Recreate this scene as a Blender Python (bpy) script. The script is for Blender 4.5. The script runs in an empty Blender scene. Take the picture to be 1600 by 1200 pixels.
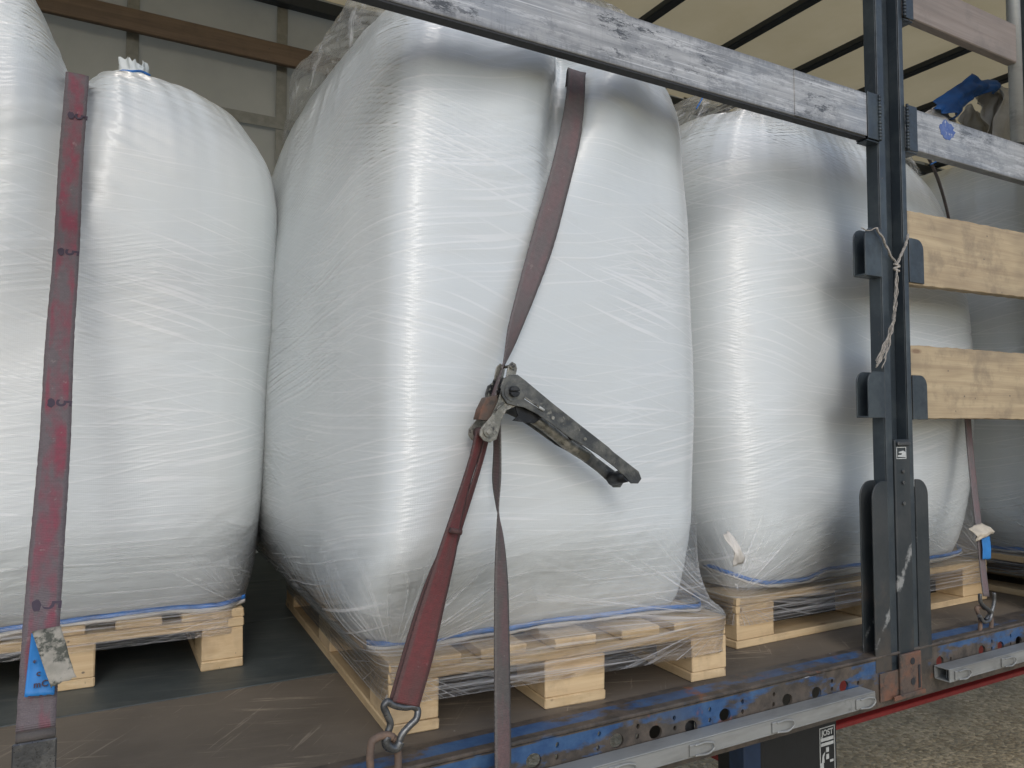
import bpy, bmesh, math, random
import numpy as np
from mathutils import Vector, Matrix

# ------------------------------------------------------------------ camera
F = 1200.0                                   # focal length in photo pixels (photo 1600 wide)
PITCH = math.atan(60 / 1200.); YAW = math.radians(60.5)
CAMZ = 1.81; FL = 1.2
fh = np.array([math.cos(YAW), math.sin(YAW), 0.]); rt = np.array([math.sin(YAW), -math.cos(YAW), 0.])
fw = fh * math.cos(PITCH) + np.array([0, 0, math.sin(PITCH)])
up = -fh * math.sin(PITCH) + np.array([0, 0, math.cos(PITCH)])
C0 = np.array([0, 0, CAMZ])
scene = bpy.context.scene
COL = scene.collection
cd = bpy.data.cameras.new('camera'); cam = bpy.data.objects.new('camera', cd); COL.objects.link(cam)
cd.sensor_width = 36; cd.lens = 27.0; cd.clip_start = 0.05; cd.clip_end = 2000
m = Matrix(((rt[0], up[0], -fw[0], 0), (rt[1], up[1], -fw[1], 0), (rt[2], up[2], -fw[2], CAMZ), (0, 0, 0, 1)))
cam.matrix_world = m
scene.camera = cam

# ------------------------------------------------------------------ world, sun, exposure
SUN_EL = math.radians(34); SUN_DIR = Vector((0.36, 1.0, 0)).normalized()   # horizontal direction the light travels
w = bpy.data.worlds.new('World'); scene.world = w; w.use_nodes = True
wn = w.node_tree; wn.nodes.clear()
sky = wn.nodes.new('ShaderNodeTexSky'); sky.sky_type = 'NISHITA'; sky.sun_disc = False
sky.sun_elevation = SUN_EL; sky.sun_rotation = math.atan2(-SUN_DIR.x, -SUN_DIR.y); sky.dust_density = 1.5; sky.air_density = 0.8
hsv = wn.nodes.new('ShaderNodeHueSaturation'); hsv.inputs['Saturation'].default_value = 0.8
bg = wn.nodes.new('ShaderNodeBackground'); bg.inputs['Strength'].default_value = 0.15
wo = wn.nodes.new('ShaderNodeOutputWorld')
wn.links.new(sky.outputs[0], hsv.inputs['Color']); wn.links.new(hsv.outputs[0], bg.inputs['Color']); wn.links.new(bg.outputs[0], wo.inputs[0])
sl = bpy.data.lights.new('sun', 'SUN'); sl.energy = 0.30; sl.angle = math.radians(12); sl.color = (1, .99, .97)
so = bpy.data.objects.new('sun', sl); COL.objects.link(so)
sd = Vector((SUN_DIR.x * math.cos(SUN_EL), SUN_DIR.y * math.cos(SUN_EL), -math.sin(SUN_EL)))
so.rotation_euler = sd.to_track_quat('-Z', 'Y').to_euler()
vs = scene.view_settings; vs.view_transform = 'Standard'; vs.look = 'None'; vs.exposure = 0.36; vs.gamma = 1; vs.use_curve_mapping = False
scene.render.engine = 'CYCLES'
scene.cycles.max_bounces = 5; scene.cycles.diffuse_bounces = 3; scene.cycles.glossy_bounces = 2; scene.cycles.transparent_max_bounces = 8

# ------------------------------------------------------------------ helpers
def ray(x, y): return fw + rt * (x - 800) / F - up * (y - 600) / F
def at(x, y, Y):                              # point of the depth plane Y seen at a photo pixel
    d = ray(x, y); p = C0 + d * (Y / d[1]); return Vector(p)
def atz(x, y, z):
    d = ray(x, y); p = C0 + d * ((z - CAMZ) / d[2]); return Vector(p)

def nt_new(name):
    mt = bpy.data.materials.new(name); mt.use_nodes = True; nt = mt.node_tree; nt.nodes.clear(); return mt, nt
class NT:
    def __init__(s, name): s.m, s.t = nt_new(name)
    def n(s, typ, props=None, **inp):
        nd = s.t.nodes.new('ShaderNode' + typ)
        for k, v in (props or {}).items(): setattr(nd, k, v)
        for k, v in inp.items():
            key = k.replace('_', ' ')
            if key.isdigit(): key = int(key)
            if key == 'i0': key = 0
            if key == 'i1': key = 1
            if key == 'i2': key = 2
            sk = nd.inputs[key]
            if isinstance(v, bpy.types.NodeSocket): s.t.links.new(v, sk)
            else: sk.default_value = v
        return nd
    def math(s, op, a, b=0.0, clamp=False):
        nd = s.t.nodes.new('ShaderNodeMath'); nd.operation = op; nd.use_clamp = clamp
        for i, v in enumerate((a, b)):
            if isinstance(v, bpy.types.NodeSocket): s.t.links.new(v, nd.inputs[i])
            else: nd.inputs[i].default_value = v
        return nd.outputs[0]
    def ramp(s, fac, *stops, interp='LINEAR'):
        nd = s.t.nodes.new('ShaderNodeValToRGB'); cr = nd.color_ramp; cr.interpolation = interp
        while len(cr.elements) < len(stops): cr.elements.new(0.5)
        for e, (p, c) in zip(cr.elements, stops):
            e.position = p; e.color = (c, c, c, 1) if not isinstance(c, tuple) else (*c, 1)
        s.t.links.new(fac, nd.inputs[0]); return nd.outputs[0]
    def mix(s, fac, a, b, blend='MIX'):
        nd = s.t.nodes.new('ShaderNodeMix'); nd.data_type = 'RGBA'; nd.blend_type = blend
        for k, v in ((0, fac), (6, a), (7, b)):
            if isinstance(v, bpy.types.NodeSocket): s.t.links.new(v, nd.inputs[k])
            else: nd.inputs[k].default_value = v if k == 0 else ((*v, 1) if len(v) == 3 else v)
        return nd.outputs[2]
    def coord(s, kind='Object', scale=(1, 1, 1), rot=0.0, loc=(0, 0, 0), uv=None):
        if uv: o = s.n('UVMap', {'uv_map': uv}).outputs[0]
        else: o = s.n('TexCoord').outputs[kind]
        r = rot if isinstance(rot, tuple) else (0, 0, rot)
        if rot:
            o = s.n('Mapping', Vector=o, Rotation=r).outputs[0]
        return s.n('Mapping', Vector=o, Scale=scale, Location=loc).outputs[0]
    def noise(s, vec, scale=1.0, detail=3.0, rough=.55, dist=0.0):
        return s.n('TexNoise', Vector=vec, Scale=scale, Detail=detail, Roughness=rough, Distortion=dist).outputs[0]
    def out(s, sh):
        o = s.n('OutputMaterial'); s.t.links.new(sh, o.inputs[0]); return s.m
    def pbr(s, color, rough=.5, metal=0.0, bump=None, bstr=.3, bdist=.01, **kw):
        p = s.n('BsdfPrincipled')
        for k, v in (('Base Color', color), ('Roughness', rough), ('Metallic', metal), *[(a.replace('_', ' '), b) for a, b in kw.items()]):
            if isinstance(v, bpy.types.NodeSocket): s.t.links.new(v, p.inputs[k])
            elif isinstance(v, tuple) and len(v) == 3: p.inputs[k].default_value = (*v, 1)
            else: p.inputs[k].default_value = v
        if bump is not None:
            b = s.n('Bump', Strength=bstr, Distance=bdist, Height=bump); s.t.links.new(b.outputs[0], p.inputs['Normal'])
        return p

# ------------------------------------------------------------------ materials
def film_relief(t):
    """thin tension lines of stretch film: returns (line mask, height)"""
    uv0 = t.n('UVMap', {'uv_map': 'UVMap'}).outputs[0]
    wn_ = t.n('TexNoise', Vector=uv0, Scale=2.6, Detail=1.0).outputs[1]
    wv = t.n('VectorMath', {'operation': 'MULTIPLY_ADD'}, i0=wn_, i1=(.06, .06, 0), i2=uv0).outputs[0]
    mc = t.n('SeparateColor', Color=t.n('TexNoise', Vector=t.n('Mapping', Vector=uv0, Scale=(1.5, 2.6, 1)).outputs[0], Scale=1.0, Detail=2.0).outputs[1])
    def lines(rot, sx, sy, lo, hi, loc, mk, det=1.0, mlo=.42, mhi=.60):
        b = t.n('Mapping', Vector=t.n('Mapping', Vector=wv, Rotation=(0, 0, rot)).outputs[0], Scale=(sx, sy, 1), Location=(loc, loc * 1.7, 0)).outputs[0]
        n_ = t.noise(b, 1, det, .5)
        mk = t.ramp(mk, (mlo, 0.0), (mhi, 1.0))
        return t.math('MULTIPLY', t.ramp(n_, (lo, 0.0), (hi, 1.0)), mk), t.math('MULTIPLY', n_, t.math('ADD', .22, mk))
    R = math.radians
    l1, h1 = lines(R(2), 2.2, 165, .60, .67, 1.3, mc.outputs[0])
    l2, h2 = lines(R(-11), 2.4, 150, .63, .70, 7.7, mc.outputs[1], 0)
    l3, h3 = lines(R(17), 2.6, 150, .63, .70, 3.1, mc.outputs[2], 0, .48, .64)
    big, hb = lines(R(6), 1.2, 17, .60, .80, 2.6, mc.outputs[1], 2, .3, .7)
    mx = lambda a, b: t.math('MAXIMUM', a, b)
    s_ = mx(mx(l1, l2), l3)
    ad = lambda a, b: t.math('ADD', a, b)
    h = ad(ad(h1, ad(h2, h3)), t.math('MULTIPLY', hb, 1.0))
    return s_, h

ANI, ROT = .85, 0.0
def mat_bag():
    t = NT('film_wrapped_woven_bag')
    c = t.coord('Object')
    warm = t.ramp(t.noise(c, 2.2, 4), (.45, 0.0), (.75, 1.0))
    col = t.mix(warm, (.64, .69, .70), (.645, .68, .675))
    dirt = t.ramp(t.noise(c, 7, 5, .65), (.62, 0.0), (.8, 1.0))
    col = t.mix(t.math('MULTIPLY', dirt, .14), col, (.38, .31, .24))
    uv = t.coord(uv='UVMap', scale=(1, 1, 1))
    wv = t.n('TexWave', {'wave_type': 'BANDS', 'bands_direction': 'X'}, Vector=uv, Scale=75.0).outputs[1]
    wv2 = t.n('TexWave', {'wave_type': 'BANDS', 'bands_direction': 'Y'}, Vector=uv, Scale=75.0).outputs[1]
    weave = t.math('MULTIPLY', wv, wv2)
    col = t.mix(t.math('MULTIPLY', weave, .06), col, (.5, .5, .5))
    band = t.ramp(t.noise(t.coord(uv='UVMap', scale=(7, .25, 1)), 1, 2), (.50, 0.0), (.54, 1.0))
    col = t.mix(t.math('MULTIPLY', band, .09), col, (.5, .52, .53))
    ln, fh_ = film_relief(t)
    wrap = t.n('Attribute', {'attribute_name': 'wrap'}).outputs['Fac']
    col = t.mix(t.math('MULTIPLY', t.math('MULTIPLY', ln, .42), wrap), col, (.90, .91, .92))
    h = t.math('ADD', t.math('MULTIPLY', weave, .10), t.noise(t.coord(uv='UVMap', scale=(2.5, 9, 1)), 1, 3))
    p = t.pbr(col, .5, 0, h, .15, .006)
    cb = t.n('Bump', Strength=.95, Distance=.0045, Height=fh_).outputs[0]
    # the film's gloss: countless fine level creases smear every reflection up and down
    tg = t.n('Tangent', {'direction_type': 'UV_MAP', 'uv_map': 'UVMap'}).outputs[0]
    gl = t.n('BsdfAnisotropic', Roughness=.28, Anisotropy=ANI, Rotation=ROT, Normal=cb, Tangent=tg, Color=(1, 1, 1, 1)).outputs[0]
    fr = t.math('MULTIPLY', t.n('Fresnel', IOR=1.95, Normal=cb).outputs[0], wrap, clamp=True)
    return t.out(t.n('MixShader', i0=fr, i1=p.outputs[0], i2=gl).outputs[0])

def mat_film(base=.15, name='stretch_film', crown=False):
    t = NT(name)
    vis = t.n('Attribute', {'attribute_name': 'vis'}).outputs['Fac']
    if crown:
        cn = t.noise(t.coord('Object', scale=(4, 4, 16), rot=(0.5, .9, .3)), 1, 4, .7, 1.2)
        c2 = t.noise(t.coord('Object', scale=(9, 9, 40), rot=(1.1, .2, .8)), 1, 3, .6, .8)
        hh = t.math('ADD', t.math('MULTIPLY', cn, 4), t.math('MULTIPLY', c2, 2))
        mask = t.math('ADD', t.math('MULTIPLY', t.ramp(cn, (.54, 0.0), (.68, 1.0)), .42), t.math('ADD', t.math('MULTIPLY', t.ramp(c2, (.60, 0.0), (.68, 1.0)), .35), .05), clamp=True)
    else:
        s_, hh = film_relief(t)
        fuv = t.n('UVMap', {'uv_map': 'Fan'}).outputs[0]
        fn = t.noise(t.n('Mapping', Vector=fuv, Scale=(22, 1.1, 1)).outputs[0], 1, 2.5, .6)
        fwt = t.n('Attribute', {'attribute_name': 'fanw'}).outputs['Fac']
        fan = t.math('MULTIPLY', t.ramp(fn, (.53, 0.0), (.68, 1.0)), fwt)
        low = t.n('Attribute', {'attribute_name': 'low'}).outputs['Fac']
        ln_ = t.noise(t.n('Mapping', Vector=t.n('UVMap', {'uv_map': 'UVMap'}).outputs[0], Scale=(1.2, 150, 1), Rotation=(0, 0, .026)).outputs[0], 1, 2.5, .65)
        lowl = t.math('MULTIPLY', t.ramp(ln_, (.48, 0.0), (.72, 1.0)), low)
        m1 = t.math('MAXIMUM', t.math('MULTIPLY', t.math('MULTIPLY', s_, t.math('SUBTRACT', 1.0, low)), .5), t.math('MAXIMUM', t.math('MULTIPLY', fan, .75), t.math('MULTIPLY', lowl, .55)))
        mask = t.math('ADD', m1, t.math('MULTIPLY', t.math('SUBTRACT', 1.0, t.math('MULTIPLY', low, .8)), base), clamp=True)
        hh = t.math('ADD', hh, t.math('ADD', t.math('MULTIPLY', t.math('MULTIPLY', fn, fwt), 3.0), t.math('MULTIPLY', t.math('MULTIPLY', ln_, low), 1.5)))
    b = t.n('Bump', Strength=.35 if crown else .5, Distance=.0045, Height=hh).outputs[0]
    gl = t.n('BsdfGlossy', Roughness=.13, Color=(1, 1, 1, 1), Normal=b).outputs[0]
    tr = t.n('BsdfTransparent', Color=(1, 1, 1, 1)).outputs[0]
    fr = t.math('MULTIPLY', t.n('Fresnel', IOR=1.45, Normal=b).outputs[0], t.math('MULTIPLY', vis, .55 if crown else 1.3), clamp=True)
    clear = t.n('MixShader', i0=fr, i1=tr, i2=gl).outputs[0]
    wh = t.pbr((.88, .89, .90), .3, 0); t.t.links.new(b, wh.inputs['Normal'])
    tl = t.n('BsdfTranslucent', Color=(.9, .9, .9, 1)).outputs[0]
    wt = t.n('MixShader', i0=.35, i1=wh.outputs[0], i2=tl).outputs[0]
    return t.out(t.n('MixShader', i0=t.math('MULTIPLY', mask, vis), i1=clear, i2=wt).outputs[0])

def mat_wood(name, c1, c2, dirt=(.2, .16, .11), damt=.4, gloss=.6):
    t = NT(name)
    w1 = t.noise(t.coord(uv='UVMap', scale=(2.2, 45, 1)), 1, 4, .6, .6)
    w2 = t.noise(t.coord(uv='UVMap', scale=(5, 220, 1)), 1, 3, .6)
    wl = t.noise(t.coord(uv='UVMap', scale=(3, 7, 1)), 1, 3, .6)
    f = t.math('ADD', t.math('MULTIPLY', w1, .7), t.math('MULTIPLY', w2, .3))
    col = t.mix(t.ramp(f, (.35, 0.0), (.62, 1.0)), c1, c2)
    col = t.mix(t.math('MULTIPLY', t.ramp(wl, (.5, 0.0), (.75, 1.0)), damt), col, dirt)
    kn = t.n('TexVoronoi', Vector=t.coord(uv='UVMap', scale=(3.3, 11, 1)), Scale=1.0).outputs[0]
    col = t.mix(t.ramp(kn, (.05, .75), (.10, .0)), col, (.16, .09, .05))
    nl = t.n('TexVoronoi', Vector=t.coord(uv='UVMap', scale=(13, 17, 1)), Scale=1.0).outputs[0]
    col = t.mix(t.ramp(nl, (.035, .8), (.055, .0)), col, (.07, .06, .055))
    st = t.noise(t.coord('Object', scale=(1, 1, 1)), 9, 5, .7)
    col = t.mix(t.math('MULTIPLY', t.ramp(st, (.52, 0.0), (.68, 1.0)), damt * .8), col, dirt)
    p = t.pbr(col, gloss, 0, f, .35, .003)
    return t.out(p.outputs[0])

def mat_metal(name, col, col2, rough=.45, metal=.6, scale=8, lo=.45, hi=.6, stretch=(1, 1, 1), bstr=.15, col3=None, lo3=.6, hi3=.66, sc3=14, st3=(1, 1, 1)):
    t = NT(name)
    n1 = t.noise(t.coord('Object', scale=stretch), scale, 5, .65)
    c = t.mix(t.ramp(n1, (lo, 0.0), (hi, 1.0)), col, col2)
    if col3:
        n3 = t.noise(t.coord('Object', scale=st3, loc=(3, 1, 7)), sc3, 6, .7)
        c = t.mix(t.ramp(n3, (lo3, 0.0), (hi3, 1.0)), c, col3)
    n2 = t.noise(t.coord('Object', scale=stretch), scale * 9, 3)
    r = t.ramp(n2, (.3, rough - .12), (.7, min(1, rough + .15)))
    p = t.pbr(c, r, metal, t.math('ADD', n1, t.math('MULTIPLY', n2, .4)), bstr, .004)
    return t.out(p.outputs[0])

def mat_plain(name, col, rough=.6, metal=0.0, var=.12, scale=30):
    t = NT(name)
    n = t.noise(t.coord('Object'), scale, 4, .6)
    c = t.mix(t.ramp(n, (.35, 0.0), (.65, 1.0)), tuple(v * (1 - var) for v in col), tuple(min(1, v * (1 + var)) for v in col))
    return t.out(t.pbr(c, rough, metal, n, .2, .002).outputs[0])

def mat_strap(name, c_core, c_dirt, lo=.42, hi=.6, ink=False):
    t = NT(name)
    uv = t.n('UVMap', {'uv_map': 'UVMap'}).outputs[0]
    sep = t.n('SeparateXYZ', Vector=uv)
    u, v = sep.outputs[0], sep.outputs[1]           # u across 0..1, v along in metres
    e = t.math('ABSOLUTE', t.math('SUBTRACT', u, .5))
    edge = t.ramp(e, (.33, 0.0), (.42, 1.0))
    n1 = t.noise(t.n('Mapping', Vector=uv, Scale=(1.3, 9, 1)).outputs[0], 1, 4, .6)
    n2 = t.noise(t.n('Mapping', Vector=uv, Scale=(4, 120, 1)).outputs[0], 1, 2, .6)
    n3 = t.noise(t.n('Mapping', Vector=uv, Scale=(2.5, 45, 1), Location=(9, 2, 0)).outputs[0], 1, 4, .75)
    d = t.math('ADD', t.ramp(n1, (lo, 0.0), (hi, 1.0)), t.math('MULTIPLY', edge, .8), clamp=True)
    col = t.mix(d, c_core, c_dirt)
    col = t.mix(t.math('MULTIPLY', t.ramp(n2, (.35, 0.0), (.7, 1.0)), .35), col, tuple(x * .55 for x in c_dirt))
    col = t.mix(t.math('MULTIPLY', t.ramp(n3, (.62, 0.0), (.74, 1.0)), .55), col, (.36, .31, .29))
    # rows of stitch-like weave
    br = t.n('TexBrick', {'offset': .5}, Vector=t.n('Mapping', Vector=uv, Scale=(.05, 1, 1)).outputs[0], Scale=220.0, Mortar_Size=.03,
             Brick_Width=1.2, Row_Height=1.0).outputs[1]
    col = t.mix(t.math('MULTIPLY', br, .42), col, (.035, .03, .035))
    wv = t.n('TexWave', {'wave_type': 'BANDS', 'bands_direction': 'Y'}, Vector=uv, Scale=110.0).outputs[1]
    h = t.math('ADD', t.math('MULTIPLY', wv, .5), t.math('MULTIPLY', n2, .6))
    return t.out(t.pbr(col, .75, 0, h, .5, .002).outputs[0])

def mat_floor():
    t = NT('plywood_floor')
    c = t.coord('Object')
    n1 = t.noise(c, 1.8, 6, .65)
    n2 = t.noise(t.coord('Object', scale=(1.2, 9, 1)), 3, 5, .7)
    n3 = t.noise(t.coord('Object', rot=.35, scale=(1.4, 26, 1)), 2.2, 4, .75, .4)
    n4 = t.noise(t.coord('Object', rot=-.9, scale=(1.6, 40, 1)), 1.6, 4, .75, .3)
    col = t.mix(t.ramp(n1, (.35, 0.0), (.65, 1.0)), (.098, .081, .061), (.172, .143, .107))
    col = t.mix(t.math('MULTIPLY', t.ramp(n2, (.45, 0.0), (.7, 1.0)), .5), col, (.13, .108, .082))
    dust = t.ramp(t.noise(c, 5, 5, .7), (.45, 0.0), (.65, 1.0))
    col = t.mix(t.math('MULTIPLY', t.ramp(n3, (.585, 0.0), (.64, 1.0)), t.math('MULTIPLY', dust, .55)), col, (.42, .35, .25))
    col = t.mix(t.math('MULTIPLY', t.ramp(n4, (.62, 0.0), (.67, 1.0)), .35), col, (.40, .34, .26))
    spk = t.ramp(t.noise(c, 55, 3, .6), (.70, 0.0), (.76, 1.0))
    col = t.mix(t.math('MULTIPLY', spk, .5), col, (.4, .36, .3))
    r = t.ramp(n1, (.3, .62), (.7, .85))
    return t.out(t.pbr(col, r, 0, t.math('ADD', n2, n3), .3, .003).outputs[0])

def mat_floor2():
    t = NT('steel_floor_strip')
    c = t.coord('Object')
    n1 = t.noise(c, 3, 6, .7)
    n3 = t.noise(t.coord('Object', rot=.2, scale=(1, 7, 1)), 4, 5, .75, .3)
    col = t.mix(t.ramp(n1, (.35, 0.0), (.65, 1.0)), (.048, .060, .060), (.095, .11, .105))
    col = t.mix(t.math('MULTIPLY', t.ramp(n3, (.52, 0.0), (.68, 1.0)), .55), col, (.15, .155, .14))
    return t.out(t.pbr(col, .5, .1, n3, .3, .003).outputs[0])

def mat_rail():
    t = NT('chipped_blue_rail')
    c = t.coord('Object')
    n1 = t.noise(t.coord('Object', scale=(.6, 1, 1.6)), 6, 6, .68)
    n2 = t.noise(c, 26, 5, .7)
    n3 = t.noise(c, 3.2, 5, .6)
    blue = t.mix(t.ramp(n2, (.35, 0.0), (.7, 1.0)), (.022, .066, .17), (.055, .125, .245))
    rust = t.mix(t.ramp(n2, (.4, 0.0), (.62, 1.0)), (.05, .043, .036), (.105, .085, .068))
    sep = t.n('SeparateXYZ', Vector=c); z = sep.outputs[2]
    # paint survives best along the upper edge, road dirt covers the web
    zz = t.math('MULTIPLY', t.math('SUBTRACT', 1.190, z), 2.4, clamp=True)
    lip = t.math('MULTIPLY', t.math('LESS_THAN', sep.outputs[1], 1.312), t.math('GREATER_THAN', z, 1.193))
    back = t.math('MULTIPLY', t.math('GREATER_THAN', sep.outputs[1], 1.352), .2)
    k = t.math('ADD', t.math('ADD', n1, zz), t.math('ADD', t.math('MULTIPLY', lip, .16), back))
    k2 = t.ramp(k, (.475, 0.0), (.535, 1.0))
    col = t.mix(k2, blue, rust)
    col = t.mix(t.math('MULTIPLY', t.ramp(n3, (.5, 0.0), (.66, 1.0)), .55), col, (.09, .085, .075))
    red = t.ramp(t.noise(c, 11, 4, .6), (.66, 0.0), (.72, 1.0))
    col = t.mix(t.math('MULTIPLY', red, .8), col, (.2, .075, .035))
    wsc = t.ramp(t.noise(t.coord('Object', scale=(2.0, 8, 14)), 5, 4, .7), (.70, 0.0), (.73, 1.0))
    col = t.mix(t.math('MULTIPLY', wsc, .7), col, (.42, .45, .5))
    return t.out(t.pbr(col, .55, .1, n2, .3, .003).outputs[0])

def mat_beam():
    t = NT('scuffed_aluminium_slat')
    c = t.coord('Object')
    n1 = t.noise(t.coord('Object', scale=(.22, 1, 5)), 7, 6, .7)
    n2 = t.noise(t.coord('Object', scale=(.10, 1, 9)), 20, 5, .75)
    n3 = t.noise(t.coord('Object', scale=(.8, 1, 1.2), loc=(4, 0, 2)), 5, 4, .6)
    n5 = t.noise(t.coord('Object', scale=(8, 1, .6), loc=(1, 0, 2)), 12, 4, .7)
    col = t.mix(t.ramp(n1, (.38, 0.0), (.6, 1.0)), (.27, .275, .27), (.45, .45, .435))
    col = t.mix(t.math('MULTIPLY', t.ramp(n3, (.50, 0.0), (.64, 1.0)), .55), col, (.25, .275, .30))
    col = t.mix(t.math('MULTIPLY', t.ramp(n2, (.54, 0.0), (.64, 1.0)), .75), col, (.68, .69, .69))
    dk = t.math('MULTIPLY', t.ramp(t.noise(t.coord('Object', scale=(.55, 1, 2.0), loc=(8, 2, 1)), 26, 7, .85), (.53, 0.0), (.57, 1.0)),
                t.ramp(t.noise(t.coord('Object', loc=(2.6, 5, 0)), 3.4, 3, .5), (.50, 0.0), (.60, 1.0)))
    bp = t.ramp(t.noise(t.coord('Object', scale=(.8, 1, 1.3), loc=(1, 3, 6)), 9, 6, .75), (.50, 0.0), (.56, 1.0))
    col = t.mix(t.math('MULTIPLY', bp, .4), col, (.14, .15, .16))
    wp = t.ramp(t.noise(t.coord('Object', scale=(.4, 1, 3), loc=(6, 3, 1)), 13, 7, .8), (.54, 0.0), (.60, 1.0))
    col = t.mix(t.math('MULTIPLY', wp, .5), col, (.66, .66, .645))
    col = t.mix(t.math('MULTIPLY', dk, .9), col, (.05, .055, .06))
    col = t.mix(t.math('MULTIPLY', t.ramp(n5, (.56, 0.0), (.70, 1.0)), .28), col, (.22, .22, .22))
    edge = t.n('SeparateXYZ', Vector=c).outputs[2]
    eg = t.ramp(t.math('ADD', t.math('ABSOLUTE', t.math('SUBTRACT', edge, 2.636)), t.math('MULTIPLY', n5, .03)), (.062, 0.0), (.072, 1.0))
    col = t.mix(t.math('MULTIPLY', eg, .7), col, (.16, .165, .17))
    r = t.ramp(n2, (.3, .30), (.7, .55))
    return t.out(t.pbr(col, r, .3, t.math('ADD', n2, n1), .25, .0015).outputs[0])

def mat_tarp(name, col, col2, trans=.5, scale=2.5):
    t = NT(name)
    n = t.noise(t.coord('Object'), scale, 5, .6)
    c = t.mix(t.ramp(n, (.35, 0.0), (.65, 1.0)), col, col2)
    d = t.pbr(c, .6, 0, t.noise(t.coord('Object', scale=(1, .4, 1)), 2.0, 3), .5, .03)
    tl = t.n('BsdfTranslucent', Color=c).outputs[0]
    return t.out(t.n('MixShader', i0=trans, i1=d.outputs[0], i2=tl).outputs[0])

def mat_gravel():
    t = NT('gravel')
    c = t.coord('Object')
    v = t.n('TexVoronoi', Vector=c, Scale=42.0)
    n = t.noise(c, 3, 5, .6)
    n2 = t.noise(c, 70, 4, .7)
    col = t.mix(t.ramp(v.outputs[1], (.2, 0.0), (.9, 1.0)), (.44, .34, .19), (.80, .66, .42))
    col = t.mix(t.math('MULTIPLY', t.ramp(n, (.42, 0.0), (.62, 1.0)), .55), col, (.27, .215, .125))
    col = t.mix(t.math('MULTIPLY', t.ramp(n2, (.55, 0.0), (.7, 1.0)), .6), col, (.10, .085, .06))
    h = t.math('SUBTRACT', n2, v.outputs[0])
    return t.out(t.pbr(col, .9, 0, h, .8, .03).outputs[0])

def mat_streaked():
    t = NT('streaked_painted_steel'); c = t.coord('Object'); sp = t.n('SeparateXYZ', Vector=c); x, z = sp.outputs[0], sp.outputs[2]
    n = t.noise(c, 22, 6, .7); n0 = t.noise(c, 6, 4, .6)
    col = t.mix(t.ramp(n0, (.4, 0.0), (.65, 1.0)), (.030, .038, .043), (.055, .060, .062))
    col = t.mix(t.ramp(t.math('ADD', t.math('MULTIPLY', t.math('SUBTRACT', 1.36, z), .9), n0), (.55, 0.0), (.72, .8)), col, (.085, .072, .06))
    d1 = t.math('ABSOLUTE', t.math('SUBTRACT', z, t.math('ADD', t.math('MULTIPLY', x, 1.55), -1.585)))      # pale streak running up to the right
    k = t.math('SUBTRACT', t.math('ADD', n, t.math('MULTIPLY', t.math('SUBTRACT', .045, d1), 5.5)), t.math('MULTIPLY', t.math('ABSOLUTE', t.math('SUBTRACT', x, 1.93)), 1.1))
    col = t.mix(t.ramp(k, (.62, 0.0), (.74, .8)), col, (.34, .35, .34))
    return t.out(t.pbr(col, t.ramp(n, (.3, .35), (.7, .6)), .2, n, .15, .003).outputs[0])

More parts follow.
